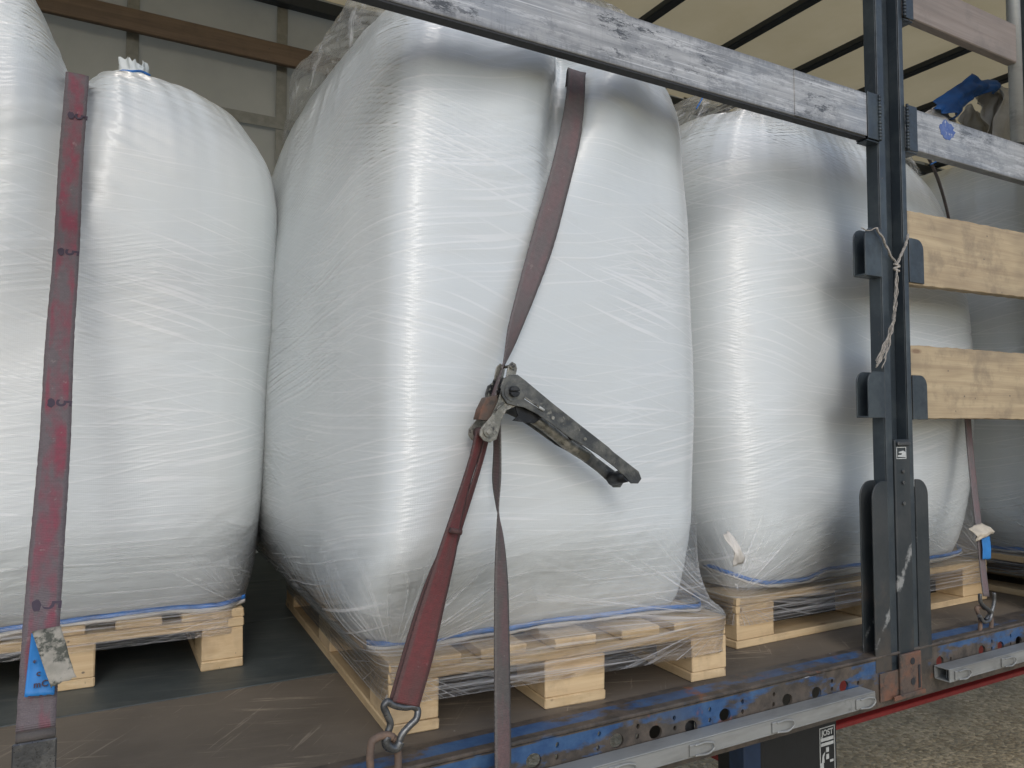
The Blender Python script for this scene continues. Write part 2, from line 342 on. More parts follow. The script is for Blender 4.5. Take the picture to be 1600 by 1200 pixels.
M = dict(
    bag=mat_bag(), film=mat_film(), film_crown=mat_film(.1, 'loose_stretch_film', True),
    pine=mat_wood('pallet_pine', (.62, .48, .29), (.52, .38, .21), (.26, .19, .12), .5),
    block=mat_wood('pallet_block', (.64, .49, .29), (.54, .39, .22), (.26, .19, .12), .45),
    board=mat_wood('side_board_pine', (.50, .40, .25), (.36, .275, .17), (.17, .135, .095), .65),
    grey_wood=mat_wood('weathered_timber', (.27, .23, .20), (.20, .165, .14), (.12, .11, .10), .5),
    brown_wood=mat_wood('brown_batten', (.17, .115, .075), (.11, .075, .05), (.07, .05, .04), .5),
    beam=mat_beam(), rail=mat_rail(), floor=mat_floor(), floor2=mat_floor2(), gravel=mat_gravel(),
    post=mat_metal('dark_painted_steel', (.032, .043, .053), (.052, .066, .074), .42, .2, 7, col3=(.10, .085, .07), lo3=.66, hi3=.72, sc3=20, bstr=.1),
    post_streaked=mat_streaked(),
    rust=mat_metal('rusty_steel', (.10, .075, .06), (.17, .085, .055), .7, .1, 14, col3=(.05, .045, .04), lo3=.55, hi3=.65, sc3=25),
    rust_ring=mat_metal('rusty_bar', (.13, .095, .075), (.20, .13, .09), .75, .1, 30),
    galv=mat_metal('grey_aluminium', (.30, .31, .30), (.22, .225, .215), .5, .3, 5, stretch=(.4, 1, 2), col3=(.13, .135, .135), lo3=.6, hi3=.7, sc3=6),
    steel=mat_metal('worn_steel', (.10, .105, .11), (.17, .175, .175), .35, .7, 25, bstr=.3),
    ratchet=mat_metal('greasy_zinc_steel', (.075, .08, .082), (.17, .17, .155), .42, .6, 30, lo=.42, hi=.62, bstr=.4, col3=(.27, .26, .22), lo3=.60, hi3=.68, sc3=45),
    ratchet_lt=mat_metal('bright_zinc_steel', (.19, .19, .165), (.34, .33, .29), .4, .5, 45, bstr=.4, col3=(.06, .06, .06), lo3=.56, hi3=.64, sc3=60),
    ratchet_dk=mat_metal('dark_steel', (.018, .02, .023), (.05, .052, .055), .4, .5, 30),
    red=mat_plain('red_paint', (.22, .02, .02), .5), black=mat_plain('black_paint', (.010, .012, .014), .5), navy=mat_plain('navy_paint', (.012, .03, .07), .5),
    dark=mat_plain('dark_underframe', (.02, .022, .025), .7),
    roof=mat_tarp('cream_roof_tarpaulin', (.52, .42, .235), (.57, .465, .27), .58),
    curtain=mat_tarp('grey_side_curtain', (.36, .345, .29), (.42, .40, .335), .36),
    seam=mat_plain('curtain_webbing', (.23, .23, .205), .7),
    bow=mat_plain('dark_roof_bow', (.02, .027, .036), .5),
    blue_hem=mat_plain('blue_hem', (.03, .16, .48), .5, var=.3), blue_cloth=mat_plain('blue_cloth', (.012, .09, .30), .6, var=.25, scale=12),
    torn=mat_plain('white_woven_cloth', (.56, .54, .50), .7, var=.12, scale=14),
    s_left=mat_strap('maroon_webbing', (.24, .048, .075), (.14, .118, .125), .38, .60),
    s_mid=mat_strap('faded_mauve_webbing', (.20, .125, .13), (.155, .135, .135), .34, .60),
    s_red=mat_strap('red_webbing', (.165, .040, .042), (.105, .055, .052), .40, .70),
    s_tail=mat_strap('grey_webbing', (.165, .105, .105), (.125, .115, .108), .44, .62),
    tag_blue=mat_plain('blue_label', (.015, .17, .46), .5, var=.15), tag_dirty=mat_metal('dirty_label', (.34, .32, .27), (.25, .24, .20), .8, 0, 20, col3=(.07, .075, .06), lo3=.54, hi3=.62, sc3=28, bstr=.3),
    tag_cream=mat_plain('cream_label', (.50, .45, .36), .8, var=.15), ink=mat_plain('ink', (.055, .042, .06), .85), white=mat_plain('white_print', (.45, .47, .46), .7),
    rope=mat_plain('dirty_rope', (.30, .28, .25), .9, var=.3, scale=120),
)

def link(name, me, mat, parent=None):
    o = bpy.data.objects.new(name, me); COL.objects.link(o)
    if mat is not None: me.materials.append(M[mat] if isinstance(mat, str) else mat)
    if parent is not None: o.parent = parent
    return o
def thing(name, label, cat, group=None, loc=(0, 0, 0), rz=0):
    o = bpy.data.objects.new(name, None); COL.objects.link(o); o.location = loc; o.rotation_euler = (0, 0, rz); o.empty_display_size = .1
    return tag(o, label, cat, group)
def tag(o, label, cat, group=None):
    o['label'] = label; o['category'] = cat
    if group: o['group'] = group
    return o

class MB:
    """collects shapes into one mesh"""
    def __init__(s): s.bm = bmesh.new(); s.uv = s.bm.loops.layers.uv.new('UVMap'); s.rng = random.Random(7)
    def box(s, x0, x1, y0, y1, z0, z1, bev=.002, jit=0.0, rot=None, seg=1):
        b = bmesh.new(); bmesh.ops.create_cube(b, size=1)
        sx, sy, sz = x1 - x0, y1 - y0, z1 - z0
        cx, cy, cz = (x0 + x1) / 2, (y0 + y1) / 2, (z0 + z1) / 2
        for v in b.verts: v.co = Vector((v.co.x * sx, v.co.y * sy, v.co.z * sz))
        if bev: bmesh.ops.bevel(b, geom=list(b.edges), offset=min(bev, min(sx, sy, sz) * .3), segments=seg, affect='EDGES', profile=.5)
        if jit:
            for v in b.verts: v.co += Vector((s.rng.uniform(-jit, jit), s.rng.uniform(-jit, jit), s.rng.uniform(-jit, jit)))
        dims = (sx, sy, sz); la = max(range(3), key=lambda i: dims[i]); ou, ov = s.rng.uniform(0, 50), s.rng.uniform(0, 50)
        uvl = b.loops.layers.uv.new('UVMap')
        b.normal_update()
        for f in b.faces:
            na = max(range(3), key=lambda i: abs(f.normal[i]))
            for l in f.loops:
                c = l.vert.co
                if na == la:
                    o = [i for i in range(3) if i != la]; l[uvl].uv = (c[o[0]] * 6 + ou, c[o[1]] + ov)
                else:
                    o = [i for i in range(3) if i not in (la, na)][0]; l[uvl].uv = (c[la] + ou, c[o] + ov + na * 3.3)
        mt = Matrix.Translation((cx, cy, cz))
        if rot is not None: mt = mt @ rot
        b.transform(mt)
        s.add(b); return s
    def add(s, b, smooth=False):
        uvl = b.loops.layers.uv.get('UVMap')
        mp = {}
        for v in b.verts: mp[v] = s.bm.verts.new(v.co)
        for f in b.faces:
            try: nf = s.bm.faces.new([mp[v] for v in f.verts])
            except ValueError: continue
            nf.smooth = smooth or f.smooth
            if uvl:
                for l, k in zip(nf.loops, f.loops): l[s.uv].uv = k[uvl].uv
        b.free()
    def tube(s, pts, r, seg=10, closed=False, caps=True):
        pts = [Vector(p) for p in pts]; n = len(pts); rs = r if isinstance(r, (list, tuple)) else [r] * n
        rings = []; prev = None
        for i, p in enumerate(pts):
            a = pts[(i - 1) % n] if (closed or i) else p; c = pts[(i + 1) % n] if (closed or i < n - 1) else p
            t_ = (c - a).normalized()
            if prev is None:
                q = Vector((0, 0, 1)) if abs(t_.z) < .9 else Vector((1, 0, 0)); nr = (q - t_ * q.dot(t_)).normalized()
            else: nr = (prev - t_ * prev.dot(t_)).normalized()
            prev = nr; bn = t_.cross(nr)
            rings.append([s.bm.verts.new(p + (nr * math.cos(2 * math.pi * k / seg) + bn * math.sin(2 * math.pi * k / seg)) * rs[i]) for k in range(seg)])
        m_ = n if closed else n - 1
        for i in range(m_):
            A, B = rings[i], rings[(i + 1) % n]
            for k in range(seg):
                f = s.bm.faces.new((A[k], A[(k + 1) % seg], B[(k + 1) % seg], B[k])); f.smooth = True
                for l, uvv in zip(f.loops, ((i * .05, k / seg), (i * .05, (k + 1) / seg), (i * .05 + .05, (k + 1) / seg), (i * .05 + .05, k / seg))): l[s.uv].uv = uvv
        if caps and not closed:
            s.bm.faces.new(list(reversed(rings[0]))); s.bm.faces.new(rings[-1])
        return s
    def cyl(s, p0, p1, r, seg=20): return s.tube([p0, p1], r, seg)
    def poly(s, pts, thick, nrm, bev=.0):
        """flat plate from an outline, extruded along nrm by thick"""
        b = bmesh.new(); vs_ = [b.verts.new(Vector(p)) for p in pts]; f = b.faces.new(vs_)
        r = bmesh.ops.extrude_face_region(b, geom=[f])
        nv = [e for e in r['geom'] if isinstance(e, bmesh.types.BMVert)]
        for v in nv: v.co += Vector(nrm) * thick
        bmesh.ops.recalc_face_normals(b, faces=b.faces)
        if bev: bmesh.ops.bevel(b, geom=list(b.edges), offset=bev, segments=1, affect='EDGES')
        s.add(b); return s
    def build(s, name, mat, parent=None):
        me = bpy.data.meshes.new(name); bmesh.ops.recalc_face_normals(s.bm, faces=s.bm.faces); s.bm.to_mesh(me); s.bm.free()
        return link(name, me, mat, parent)

def shape2d(outer, holes, thick, bevel=0.0):
    """flat filled curve with holes in XZ, returned as mesh lying in plane y=0 (thickness along y)"""
    cu = bpy.data.curves.new('tmp', 'CURVE'); cu.dimensions = '2D'; cu.fill_mode = 'BOTH'; cu.extrude = thick / 2; cu.bevel_depth = bevel
    for pl in [outer] + holes:
        sp = cu.splines.new('POLY'); sp.points.add(len(pl) - 1); sp.use_cyclic_u = True
        for q, (x, z) in zip(sp.points, pl): q.co = (x, z, 0, 1)
    ob = bpy.data.objects.new('tmp', cu); COL.objects.link(ob)
    dg = bpy.context.evaluated_depsgraph_get(); me = bpy.data.meshes.new_from_object(ob.evaluated_get(dg))
    bpy.data.objects.remove(ob); bpy.data.curves.remove(cu)
    me.transform(Matrix.Rotation(math.radians(90), 4, 'X'))
    return me
def text_mesh(txt, size, bold=0.0):
    cu = bpy.data.curves.new('tmp', 'FONT'); cu.body = txt; cu.size = size; cu.align_x = 'CENTER'; cu.align_y = 'CENTER'; cu.extrude = .0002; cu.offset = bold
    ob = bpy.data.objects.new('tmp', cu); COL.objects.link(ob)
    dg = bpy.context.evaluated_depsgraph_get(); me = bpy.data.meshes.new_from_object(ob.evaluated_get(dg))
    bpy.data.objects.remove(ob); bpy.data.curves.remove(cu)
    me.materials.clear()
    return me
def oval(cx, cz, rx, rz, n=16, rot=0.0):
    return [(cx + rx * math.cos(a) * math.cos(rot) - rz * math.sin(a) * math.sin(rot), cz + rx * math.cos(a) * math.sin(rot) + rz * math.sin(a) * math.cos(rot)) for a in [2 * math.pi * k / n for k in range(n)]]

# numpy gradient noise (2-D), used for real cloth relief
_rs = np.random.RandomState(11); _perm = _rs.permutation(512); _ang = _rs.rand(512) * 2 * np.pi
def pn(x, y, seed=0):
    xi = np.floor(x).astype(int); yi = np.floor(y).astype(int); xf = x - xi; yf = y - yi
    def g(ix, iy):
        h = _perm[(ix + _perm[(iy + seed * 37) % 512]) % 512]; a = _ang[h]; return np.cos(a), np.sin(a)
    def d(ix, iy, dx, dy):
        gx, gy = g(ix, iy); return gx * dx + gy * dy
    u_ = xf * xf * xf * (xf * (xf * 6 - 15) + 10); v_ = yf * yf * yf * (yf * (yf * 6 - 15) + 10)
    a = d(xi, yi, xf, yf); b = d(xi + 1, yi, xf - 1, yf); c = d(xi, yi + 1, xf, yf - 1); e = d(xi + 1, yi + 1, xf - 1, yf - 1)
    return (a * (1 - u_) + b * u_) * (1 - v_) + (c * (1 - u_) + e * u_) * v_
def rpn(u, v, ang, su, sv, seed): 
    c, s_ = math.cos(ang), math.sin(ang); return pn((u * c + v * s_) * su, (-u * s_ + v * c) * sv, seed)
def sstep(x, a, b): t_ = np.clip((x - a) / (b - a), 0, 1); return t_ * t_ * (3 - 2 * t_)

def spline_keys(keys, n):
    K = np.array(keys, float)
    d = np.sqrt((np.diff(K[:, 0]) ** 2) + (np.diff(K[:, 3]) ** 2) + (np.diff(K[:, 4]) ** 2) * .3) + 1e-4
    tt = np.concatenate([[0], np.cumsum(d)])
    T = np.linspace(0, tt[-1], n); out = np.zeros((n, K.shape[1]))
    m_ = np.zeros_like(K)                       # monotone-ish tangents
    for i in range(len(K)):
        if 0 < i < len(K) - 1:
            a = (K[i] - K[i - 1]) / (tt[i] - tt[i - 1]); b = (K[i + 1] - K[i]) / (tt[i + 1] - tt[i])
            m_[i] = np.where(a * b > 0, 2 * a * b / (a + b + 1e-12), 0)
        elif i == 0: m_[i] = (K[1] - K[0]) / (tt[1] - tt[0])
        else: m_[i] = (K[-1] - K[-2]) / (tt[-1] - tt[-2])
    idx = np.clip(np.searchsorted(tt, T, side='right') - 1, 0, len(K) - 2)
    h = (tt[idx + 1] - tt[idx])[:, None]; s_ = ((T - tt[idx])[:, None]) / h
    h00 = 2 * s_ ** 3 - 3 * s_ ** 2 + 1; h10 = s_ ** 3 - 2 * s_ ** 2 + s_; h01 = -2 * s_ ** 3 + 3 * s_ ** 2; h11 = s_ ** 3 - s_ ** 2
    return h00 * K[idx] + h10 * h * m_[idx] + h01 * K[idx + 1] + h11 * h * m_[idx + 1]

def loft(keys, phi, nu, nv, fn, dents=None, ref=None):
    """closed loft of superellipse sections; keys rows z,cx,cy,hx,hy,n. returns P,U,V"""
    keys = [tuple(k) + ((phi,) if len(k) == 6 else ()) for k in keys]; S = spline_keys(keys, nv)
    th = np.linspace(0, 2 * np.pi, 4001); nn = 4.5; (mx, my) = ref or (np.max(np.array(keys)[:, 3]), np.max(np.array(keys)[:, 4]))
    def se(t_, n_, a, b):
        c, s_ = np.cos(t_), np.sin(t_)
        r = (np.abs(c) ** n_ + np.abs(s_) ** n_) ** (-1 / n_)     # radial form: even spread round the corners
        return a * r * c, b * r * s_
    X, Y_ = se(th + math.pi / 4 + .3, nn, mx, my); L = np.concatenate([[0], np.cumsum(np.hypot(np.diff(X), np.diff(Y_)))])
    us = np.linspace(0, L[-1], nu + 1); tu = np.interp(us, L, th) + math.pi / 4 + .3
    P = np.zeros((nv, nu + 1, 3))
    for i, (z, cx, cy, hx, hy, n_, ph_) in enumerate(S):
        cp, sp = math.cos(ph_), math.sin(ph_)
        x, y = se(tu, max(n_, 2), max(hx, .002), max(hy, .002))
        P[i, :, 0] = cx + x * cp - y * sp; P[i, :, 1] = cy + x * sp + y * cp; P[i, :, 2] = z
    U = np.repeat(us[None, :], nv, 0)
    arc = np.concatenate([[0], np.cumsum(np.hypot(np.diff(S[:, 0]), np.diff(S[:, 3])))]); V = np.repeat(arc[:, None], nu + 1, 1)
    for pas in range(2):
        du = np.gradient(P, axis=1); du[:, 0] = du[:, -1] = (P[:, 1] - P[:, -2]); dv = np.gradient(P, axis=0)
        N = np.cross(du, dv); N /= (np.linalg.norm(N, axis=2, keepdims=True) + 1e-9)
        if pas == 0 and dents is not None: P = P + dents(P, N)
    dsp = fn(P, U, V)
    dsp[:, -1] = dsp[:, 0] = (dsp[:, 0] + dsp[:, -1]) / 2
    P = P + N * dsp[..., None]
    return P, U, V
def grid_mesh(name, P, U, V, attrs=None, uv2=None):
    nv, nu = P.shape[:2]
    me = bpy.data.meshes.new(name)
    idx = np.arange(nv * nu).reshape(nv, nu)
    q = np.stack([idx[:-1, :-1], idx[:-1, 1:], idx[1:, 1:], idx[1:, :-1]], -1).reshape(-1, 4)
    me.vertices.add(nv * nu); me.vertices.foreach_set('co', P.reshape(-1).astype(np.float32))
    me.loops.add(q.size); me.loops.foreach_set('vertex_index', q.reshape(-1).astype(np.int32))
    me.polygons.add(len(q)); me.polygons.foreach_set('loop_start', (np.arange(len(q)) * 4).astype(np.int32))
    me.update(calc_edges=True)
    me.polygons.foreach_set('use_smooth', np.ones(len(q), bool))
    l = me.uv_layers.new(name='UVMap'); uv = np.stack([U.reshape(-1), V.reshape(-1)], -1)[q.reshape(-1)]; l.data.foreach_set('uv', uv.reshape(-1).astype(np.float32))
    if uv2 is not None:
        l = me.uv_layers.new(name='Fan'); a = uv2.reshape(-1, 2)[q.reshape(-1)]; l.data.foreach_set('uv', a.reshape(-1).astype(np.float32))
    for k, a in (attrs or {}).items():
        at_ = me.attributes.new(k, 'FLOAT', 'POINT'); at_.data.foreach_set('value', a.reshape(-1).astype(np.float32))
    me.validate(); me.update(); return me

def catmull(pts, n):
    P = np.array(pts, float); d = np.linalg.norm(np.diff(P[:, :3], axis=0), axis=1); tt = np.concatenate([[0], np.cumsum(d)])
    T = np.linspace(0, tt[-1], n); m_ = np.gradient(P, tt, axis=0)
    i = np.clip(np.searchsorted(tt, T, side='right') - 1, 0, len(P) - 2); h = (tt[i + 1] - tt[i])[:, None]; s_ = (T - tt[i])[:, None] / h
    return (2 * s_ ** 3 - 3 * s_ ** 2 + 1) * P[i] + (s_ ** 3 - 2 * s_ ** 2 + s_) * h * m_[i] + (-2 * s_ ** 3 + 3 * s_ ** 2) * P[i + 1] + (s_ ** 3 - s_ ** 2) * h * m_[i + 1], T

def ribbon(name, pts, mat, parent, width=.05, thick=.003, n=120, voff=0.0, ragged=0.0):
    """pts rows: x,y,z, wx,wy,wz(width direction), width factor"""
    S, T = catmull(pts, n)
    mb = MB(); rng = np.random.RandomState(3)
    prev = None
    K = 7
    fr, bk = [], []
    for i in range(n):
        p = Vector(S[i, :3]); wd = Vector(S[i, 3:6]).normalized(); wf = S[i, 6]
        a = Vector(S[max(i - 1, 0), :3]); b = Vector(S[min(i + 1, n - 1), :3]); t_ = (b - a).normalized()
        wd = (wd - t_ * wd.dot(t_)).normalized(); nr = t_.cross(wd).normalized()
        cr = .0012
        jl, jr = rng.uniform(-1, 1, 2) * ragged
        rowf, rowb = [], []
        for k in range(K):
            s_ = k / (K - 1) - .5
            off = wd * (s_ * width * wf + (jl if k == 0 else jr if k == K - 1 else 0))
            dome = nr * (cr * (1 - (2 * s_) ** 2))
            rowf.append(mb.bm.verts.new(p + off + nr * thick / 2 + dome)); rowb.append(mb.bm.verts.new(p + off - nr * thick / 2 + dome))
        fr.append(rowf); bk.append(rowb)
    def face(vs_, uvs):
        f = mb.bm.faces.new(vs_); f.smooth = True
        for l, q in zip(f.loops, uvs): l[mb.uv].uv = q
    for i in range(n - 1):
        v0, v1 = T[i] + voff, T[i + 1] + voff
        for k in range(K - 1):
            u0, u1 = k / (K - 1), (k + 1) / (K - 1)
            face((fr[i][k], fr[i][k + 1], fr[i + 1][k + 1], fr[i + 1][k]), ((u0, v0), (u1, v0), (u1, v1), (u0, v1)))
            face((bk[i][k + 1], bk[i][k], bk[i + 1][k], bk[i + 1][k + 1]), ((u1, v0), (u0, v0), (u0, v1), (u1, v1)))
        for k, uu in ((0, 0.), (K - 1, 1.)):
            face((fr[i][k], fr[i + 1][k], bk[i + 1][k], bk[i][k]), ((uu, v0), (uu, v1), (uu, v1), (uu, v0)))
    for i in (0, n - 1):
        face(fr[i] + bk[i][::-1], [(.5, T[i])] * (2 * K))
    return mb.build(name, mat, parent)

# ================================================================== SETTING
g = MB(); g.bm.faces.new([g.bm.verts.new(v) for v in ((-300, -300, 0), (300, -300, 0), (300, 300, 0), (-300, 300, 0))])
o = g.build('gravel_ground', 'gravel'); o['kind'] = 'structure'

# ================================================================== TRAILER
Y0 = 1.294; YF = 3.75; ZR = 3.95; XL, XR = -2.2, 9.6
tr = thing('curtainsider_trailer', 'open-sided flatbed trailer with blue rusty side rail, dark posts and cream tarpaulin roof', 'trailer')
b = MB()
b.box(XL, XR, Y0 + .085, 1.872, 1.17, 1.2, .002)
b.build('front_floor_panel', 'floor', tr)
b = MB(); b.box(XL, XR, 1.876, 2.46, 1.17, 1.2, .002); b.box(XL, XR, 2.464, 3.06, 1.17, 1.2, .002); b.box(XL, XR, 3.064, YF, 1.17, 1.2, .002)
b.build('rear_floor_panel', 'floor2', tr)
# side rail web with its holes
big = [(205, 985), (398, 942), (575, 915), (745, 855), (1057, 780), (1203, 745), (1340, 712)]
small = [(117, 950), (110, 1020), (310, 912), (308, 963), (492, 870), (495, 920), (670, 828), (670, 880), (833, 788), (833, 838), (990, 752), (988, 802), (1280, 685), (1280, 725), (1410, 695)]
bigp = [(900 + x * .3125, 850 + y * .3125) for x, y in big] + [(1250 + x * .29167, 850 + y * .29167) for x, y in ((750, 630), (975, 570), (1075, 548), (1172, 520))] + [(834, 1189)]
smp = [(900 + x * .3125, 850 + y * .3125) for x, y in small] + [(1250 + x * .29167, 850 + y * .29167) for x, y in ((808, 615), (1028, 520), (1028, 560), (1128, 492), (1128, 535))] + [(871, 1164), (870, 1183)]
holes = []
for x, y in bigp:
    p = at(x, y, Y0); z = min(max(p.z, 1.095), 1.17); holes.append(oval(p.x, z, .0175, .0145, 14, -.25))
for x, y in smp:
    p = at(x, y, Y0); z = min(max(p.z, 1.085), 1.185); holes.append(oval(p.x, z, .0045, .0055, 10))
me = shape2d([(XL, 1.075), (XR, 1.075), (XR, 1.196), (XL, 1.196)], holes, .006)
me.transform(Matrix.Translation((0, Y0 + .003, 0)))
rail = link('side_rail', me, 'rail', tr)
b = MB(); b.box(XL, XR, Y0 - .003, Y0 + .082, 1.197, 1.205, .003); b.box(XL, XR, Y0 + .007, Y0 + .05, 1.068, 1.074, .001)
b.build('rail_flange', 'rail', rail)
# underframe
for i in range(16):
    x = XL + .35 + i * .75
    b = MB(); b.box(x, x + .06, Y0 + .02, YF, 1.09, 1.168, .003); b.build('cross_member', 'dark', tr)
b = MB(); b.box(1.83, XR, 1.9, 1.915, .735, 1.085, .003); b.box(1.83, XR, 1.86, 1.96, .715, .734, .003)
b.build('chassis_beam', 'red', tr)
b = MB(); b.box(1.83, XR, 2.9, 2.915, .735, 1.085, .003); b.build('chassis_beam', 'red', tr)
# landing leg
b = MB(); b.box(1.725, 2.05, 1.6, 1.78, .42, 1.08, .006); leg = b.build('landing_leg', 'black', tr)
b = MB(); b.box(1.78, 2.0, 1.63, 1.75, .10, .42, .006); b.box(1.70, 2.08, 1.56, 1.82, .0, .10, .01); b.build('foot', 'black', leg)
b = MB(); b.box(1.655, 1.722, 1.60, 1.66, .5, 1.08, .003); b.build('brace', 'navy', tr)
# sticker on the leg
def on_leg(me, x, z):
    me.transform(Matrix.Rotation(math.radians(90), 4, 'X')); me.transform(Matrix.Translation((x, 1.5985, z))); return me
st = MB()
x0, x1, z0, z1 = 1.968, 2.036, .752, .889
for a in ((x0, x1, z1 - .0025, z1), (x0, x1, z0, z0 + .0025), (x0, x0 + .0025, z0 + .0025, z1 - .0025), (x1 - .0025, x1, z0 + .0025, z1 - .0025),
          (x0 + .006, x1 - .006, .848, .858), (x0 + .006, x1 - .006, .834, .843), (x0 + .028, x0 + .040, .814, .828), (x0 + .028, x0 + .040, .793, .808), (x0 + .045, x1 - .008, .782, .789),
          (x0 + .003, x0 + .016, .757, .786)):
    st.box(a[0], a[1], 1.5985, 1.5999, a[2], a[3], 0)
st.poly([(x0 + .008, 1.5985, .787), (x0 + .020, 1.5985, .785), (x0 + .018, 1.5985, .803), (x0 + .024, 1.5985, .817), (x0 + .012, 1.5985, .808)], .001, (0, 1, 0))
stk = st.build('warning_sticker', 'white', leg)
tm = text_mesh('JOST', .024, .0006); on_leg(tm, (x0 + x1) / 2, .872); tm.transform(Matrix.Translation((0, 0, 0))); link('lettering', tm, 'white', stk)

# posts
def post(dx, mat='post', full=True):
    b = MB()
    b.box(1.877 + dx, 1.883 + dx, Y0 + .0045, Y0 + .040, 1.12, ZR - .06, .001)
    b.box(1.877 + dx, 1.904 + dx, Y0, Y0 + .004, 1.12, ZR - .06, .0015)
    b.box(1.8835 + dx, 1.9875 + dx, Y0 + .034, Y0 + .040, 1.12, ZR - .06, .001)
    b.box(1.900 + dx, 1.904 + dx, Y0 + .0045, Y0 + .0335, 1.12, ZR - .06, .0008)
    b.box(1.975 + dx, 1.979 + dx, Y0 + .0045, Y0 + .0335, 1.12, ZR - .06, .0008)
    b.box(1.975 + dx, 1.994 + dx, Y0, Y0 + .004, 1.12, ZR - .06, .0015)
    b.box(1.988 + dx, 1.994 + dx, Y0 + .0045, Y0 + .040, 1.12, ZR - .06, .001)
    p = b.build('post', mat, tr)
    return p
p1 = post(0)
p2 = post(.81, 'post')
b = MB(); b.tube([(2.61, Y0 + .018, 2.703), (2.61, Y0 + .018, ZR - .06)], .020, 20); b.build('upright_tube', 'galv', tr)
p3 = post(-2.85, 'post')
def pocket(parent, side, z0, z1, x_in, x_out, depth=.062, mat='post', rad=.03):
    """U-shaped slat pocket: front plate with a rounded outer top corner, back plate, bottom"""
    s = side
    def plate(y, zo=0.0, xo=0.0):
        xa, xb = x_in, x_out + xo
        pts = [(xa, y, z0), (xb, y, z0), (xb, y, z1 - rad)]
        for k in range(1, 8):
            a = math.pi / 2 * k / 7
            pts.append((xb - s * rad * (1 - math.cos(a)), y, z1 - rad + rad * math.sin(a)))
        pts.append((xa, y, z1)); return pts
    b = MB()
    b.poly(plate(Y0 - .002), .004, (0, 1, 0), .0008); b.poly(plate(Y0 + depth), .004, (0, 1, 0), .0008)
    lo, hi = min(x_in, x_out), max(x_in, x_out)
    b.box(lo, hi, Y0 + .0025, Y0 + depth - .0005, z0, z0 + .005, .001)
    return b.build('slat_pocket', mat, parent)
pocket(p1, -1, 2.200, 2.330, 1.874, 1.806, .032); pocket(p1, 1, 2.198, 2.322, 1.9965, 2.062, .034)
pocket(p1, -1, 1.822, 1.945, 1.874, 1.806, .032); pocket(p1, 1, 1.818, 1.940, 1.9965, 2.062, .034)
pocket(p1, -1, 1.162, 1.655, 1.874, 1.812, .034, 'post_streaked', .045); pocket(p1, 1, 1.166, 1.655, 1.9965, 2.052, .034, 'post_streaked', .045)
# sleeves that carry the aluminium slats
def sleeve(parent, xa, xb, za, zb):
    b = MB(); b.box(xa, xb, Y0 - .005, Y0 - .002, za, zb, .001); b.box(xa, xb, Y0 - .0015, Y0 + .032, za - .006, za - .002, .001); b.box(xa, xb, Y0 + .030, Y0 + .033, za, zb, .001)
    rs = random.Random(5)
    for k in range(14):                        # welding bead
        z = za + (zb - za) * (k + .5) / 14
        xx = xb if xb < 1.9 else xa
        b.cyl((xx, Y0 - .006, z - .005), (xx, Y0 - .006, z + .004), .0035 + rs.random() * .002, 8)
    return b.build('slat_bracket', 'post', parent)
sleeve(p1, 1.826, 1.874, 2.572, 2.699); sleeve(p1, 1.997, 2.044, 2.570, 2.699)
sleeve(p1, 1.997, 2.040, 2.950, 3.085)
# slider, latch, foot
b = MB(); b.box(1.908, 1.972, Y0 - .004, Y0 + .030, 1.13, 1.764, .003); sl_ = b.build('latch_slider', 'post_streaked', p1)
for z in (1.685, 1.655, 1.60): bb = MB(); bb.cyl((1.938, Y0 - .008, z - .007), (1.938, Y0 - .0045, z - .007), .005, 14); bb.build('screw', 'steel', sl_)
b = MB(); b.box(1.912, 1.966, Y0 - .012, Y0 - .0045, 1.748, 1.758, .002); b.build('catch', 'steel', sl_)
b = MB()
q0, q1, r0, r1 = 1.912, 1.954, 1.712, 1.744
for a in ((q0, q1, r1 - .002, r1), (q0, q1, r0, r0 + .002), (q0, q0 + .002, r0 + .002, r1 - .002), (q1 - .002, q1, r0 + .002, r1 - .002)):
    b.box(a[0], a[1], Y0 - .0056, Y0 - .0044, a[2], a[3], 0)
b.poly([(1.934, Y0 - .0056, 1.717), (1.952, Y0 - .0056, 1.716), (1.951, Y0 - .0056, 1.730), (1.941, Y0 - .0056, 1.734), (1.922, Y0 - .0056, 1.731), (1.922, Y0 - .0056, 1.728), (1.936, Y0 - .0056, 1.727), (1.934, Y0 - .0056, 1.723), (1.918, Y0 - .0056, 1.722), (1.918, Y0 - .0056, 1.718)], .001, (0, 1, 0))
b.build('pictogram', 'white', sl_)
b = MB(); b.box(1.822, 1.995, Y0 - .006, Y0 - .0015, 1.088, 1.160, .002); b.box(1.895, 1.985, Y0 - .014, Y0 - .0065, 1.095, 1.20, .003); b.box(1.86, 1.992, Y0 - .02, Y0 - .0145, 1.088, 1.100, .002)
b.box(1.822, 1.828, Y0 + .0, Y0 + .06, 1.088, 1.160, .002)
ft = b.build('post_foot', 'rust', p1)
b = MB(); b.cyl((1.945, Y0 - .0155, 1.178), (1.945, Y0 - .0145, 1.178), .009); b.cyl((1.945, Y0 - .0155, 1.125), (1.945, Y0 - .0145, 1.125), .009); b.box(1.968, 1.976, Y0 - .0160, Y0 - .0145, 1.105, 1.165, 0)
b.build('bolt', 'dark', ft)

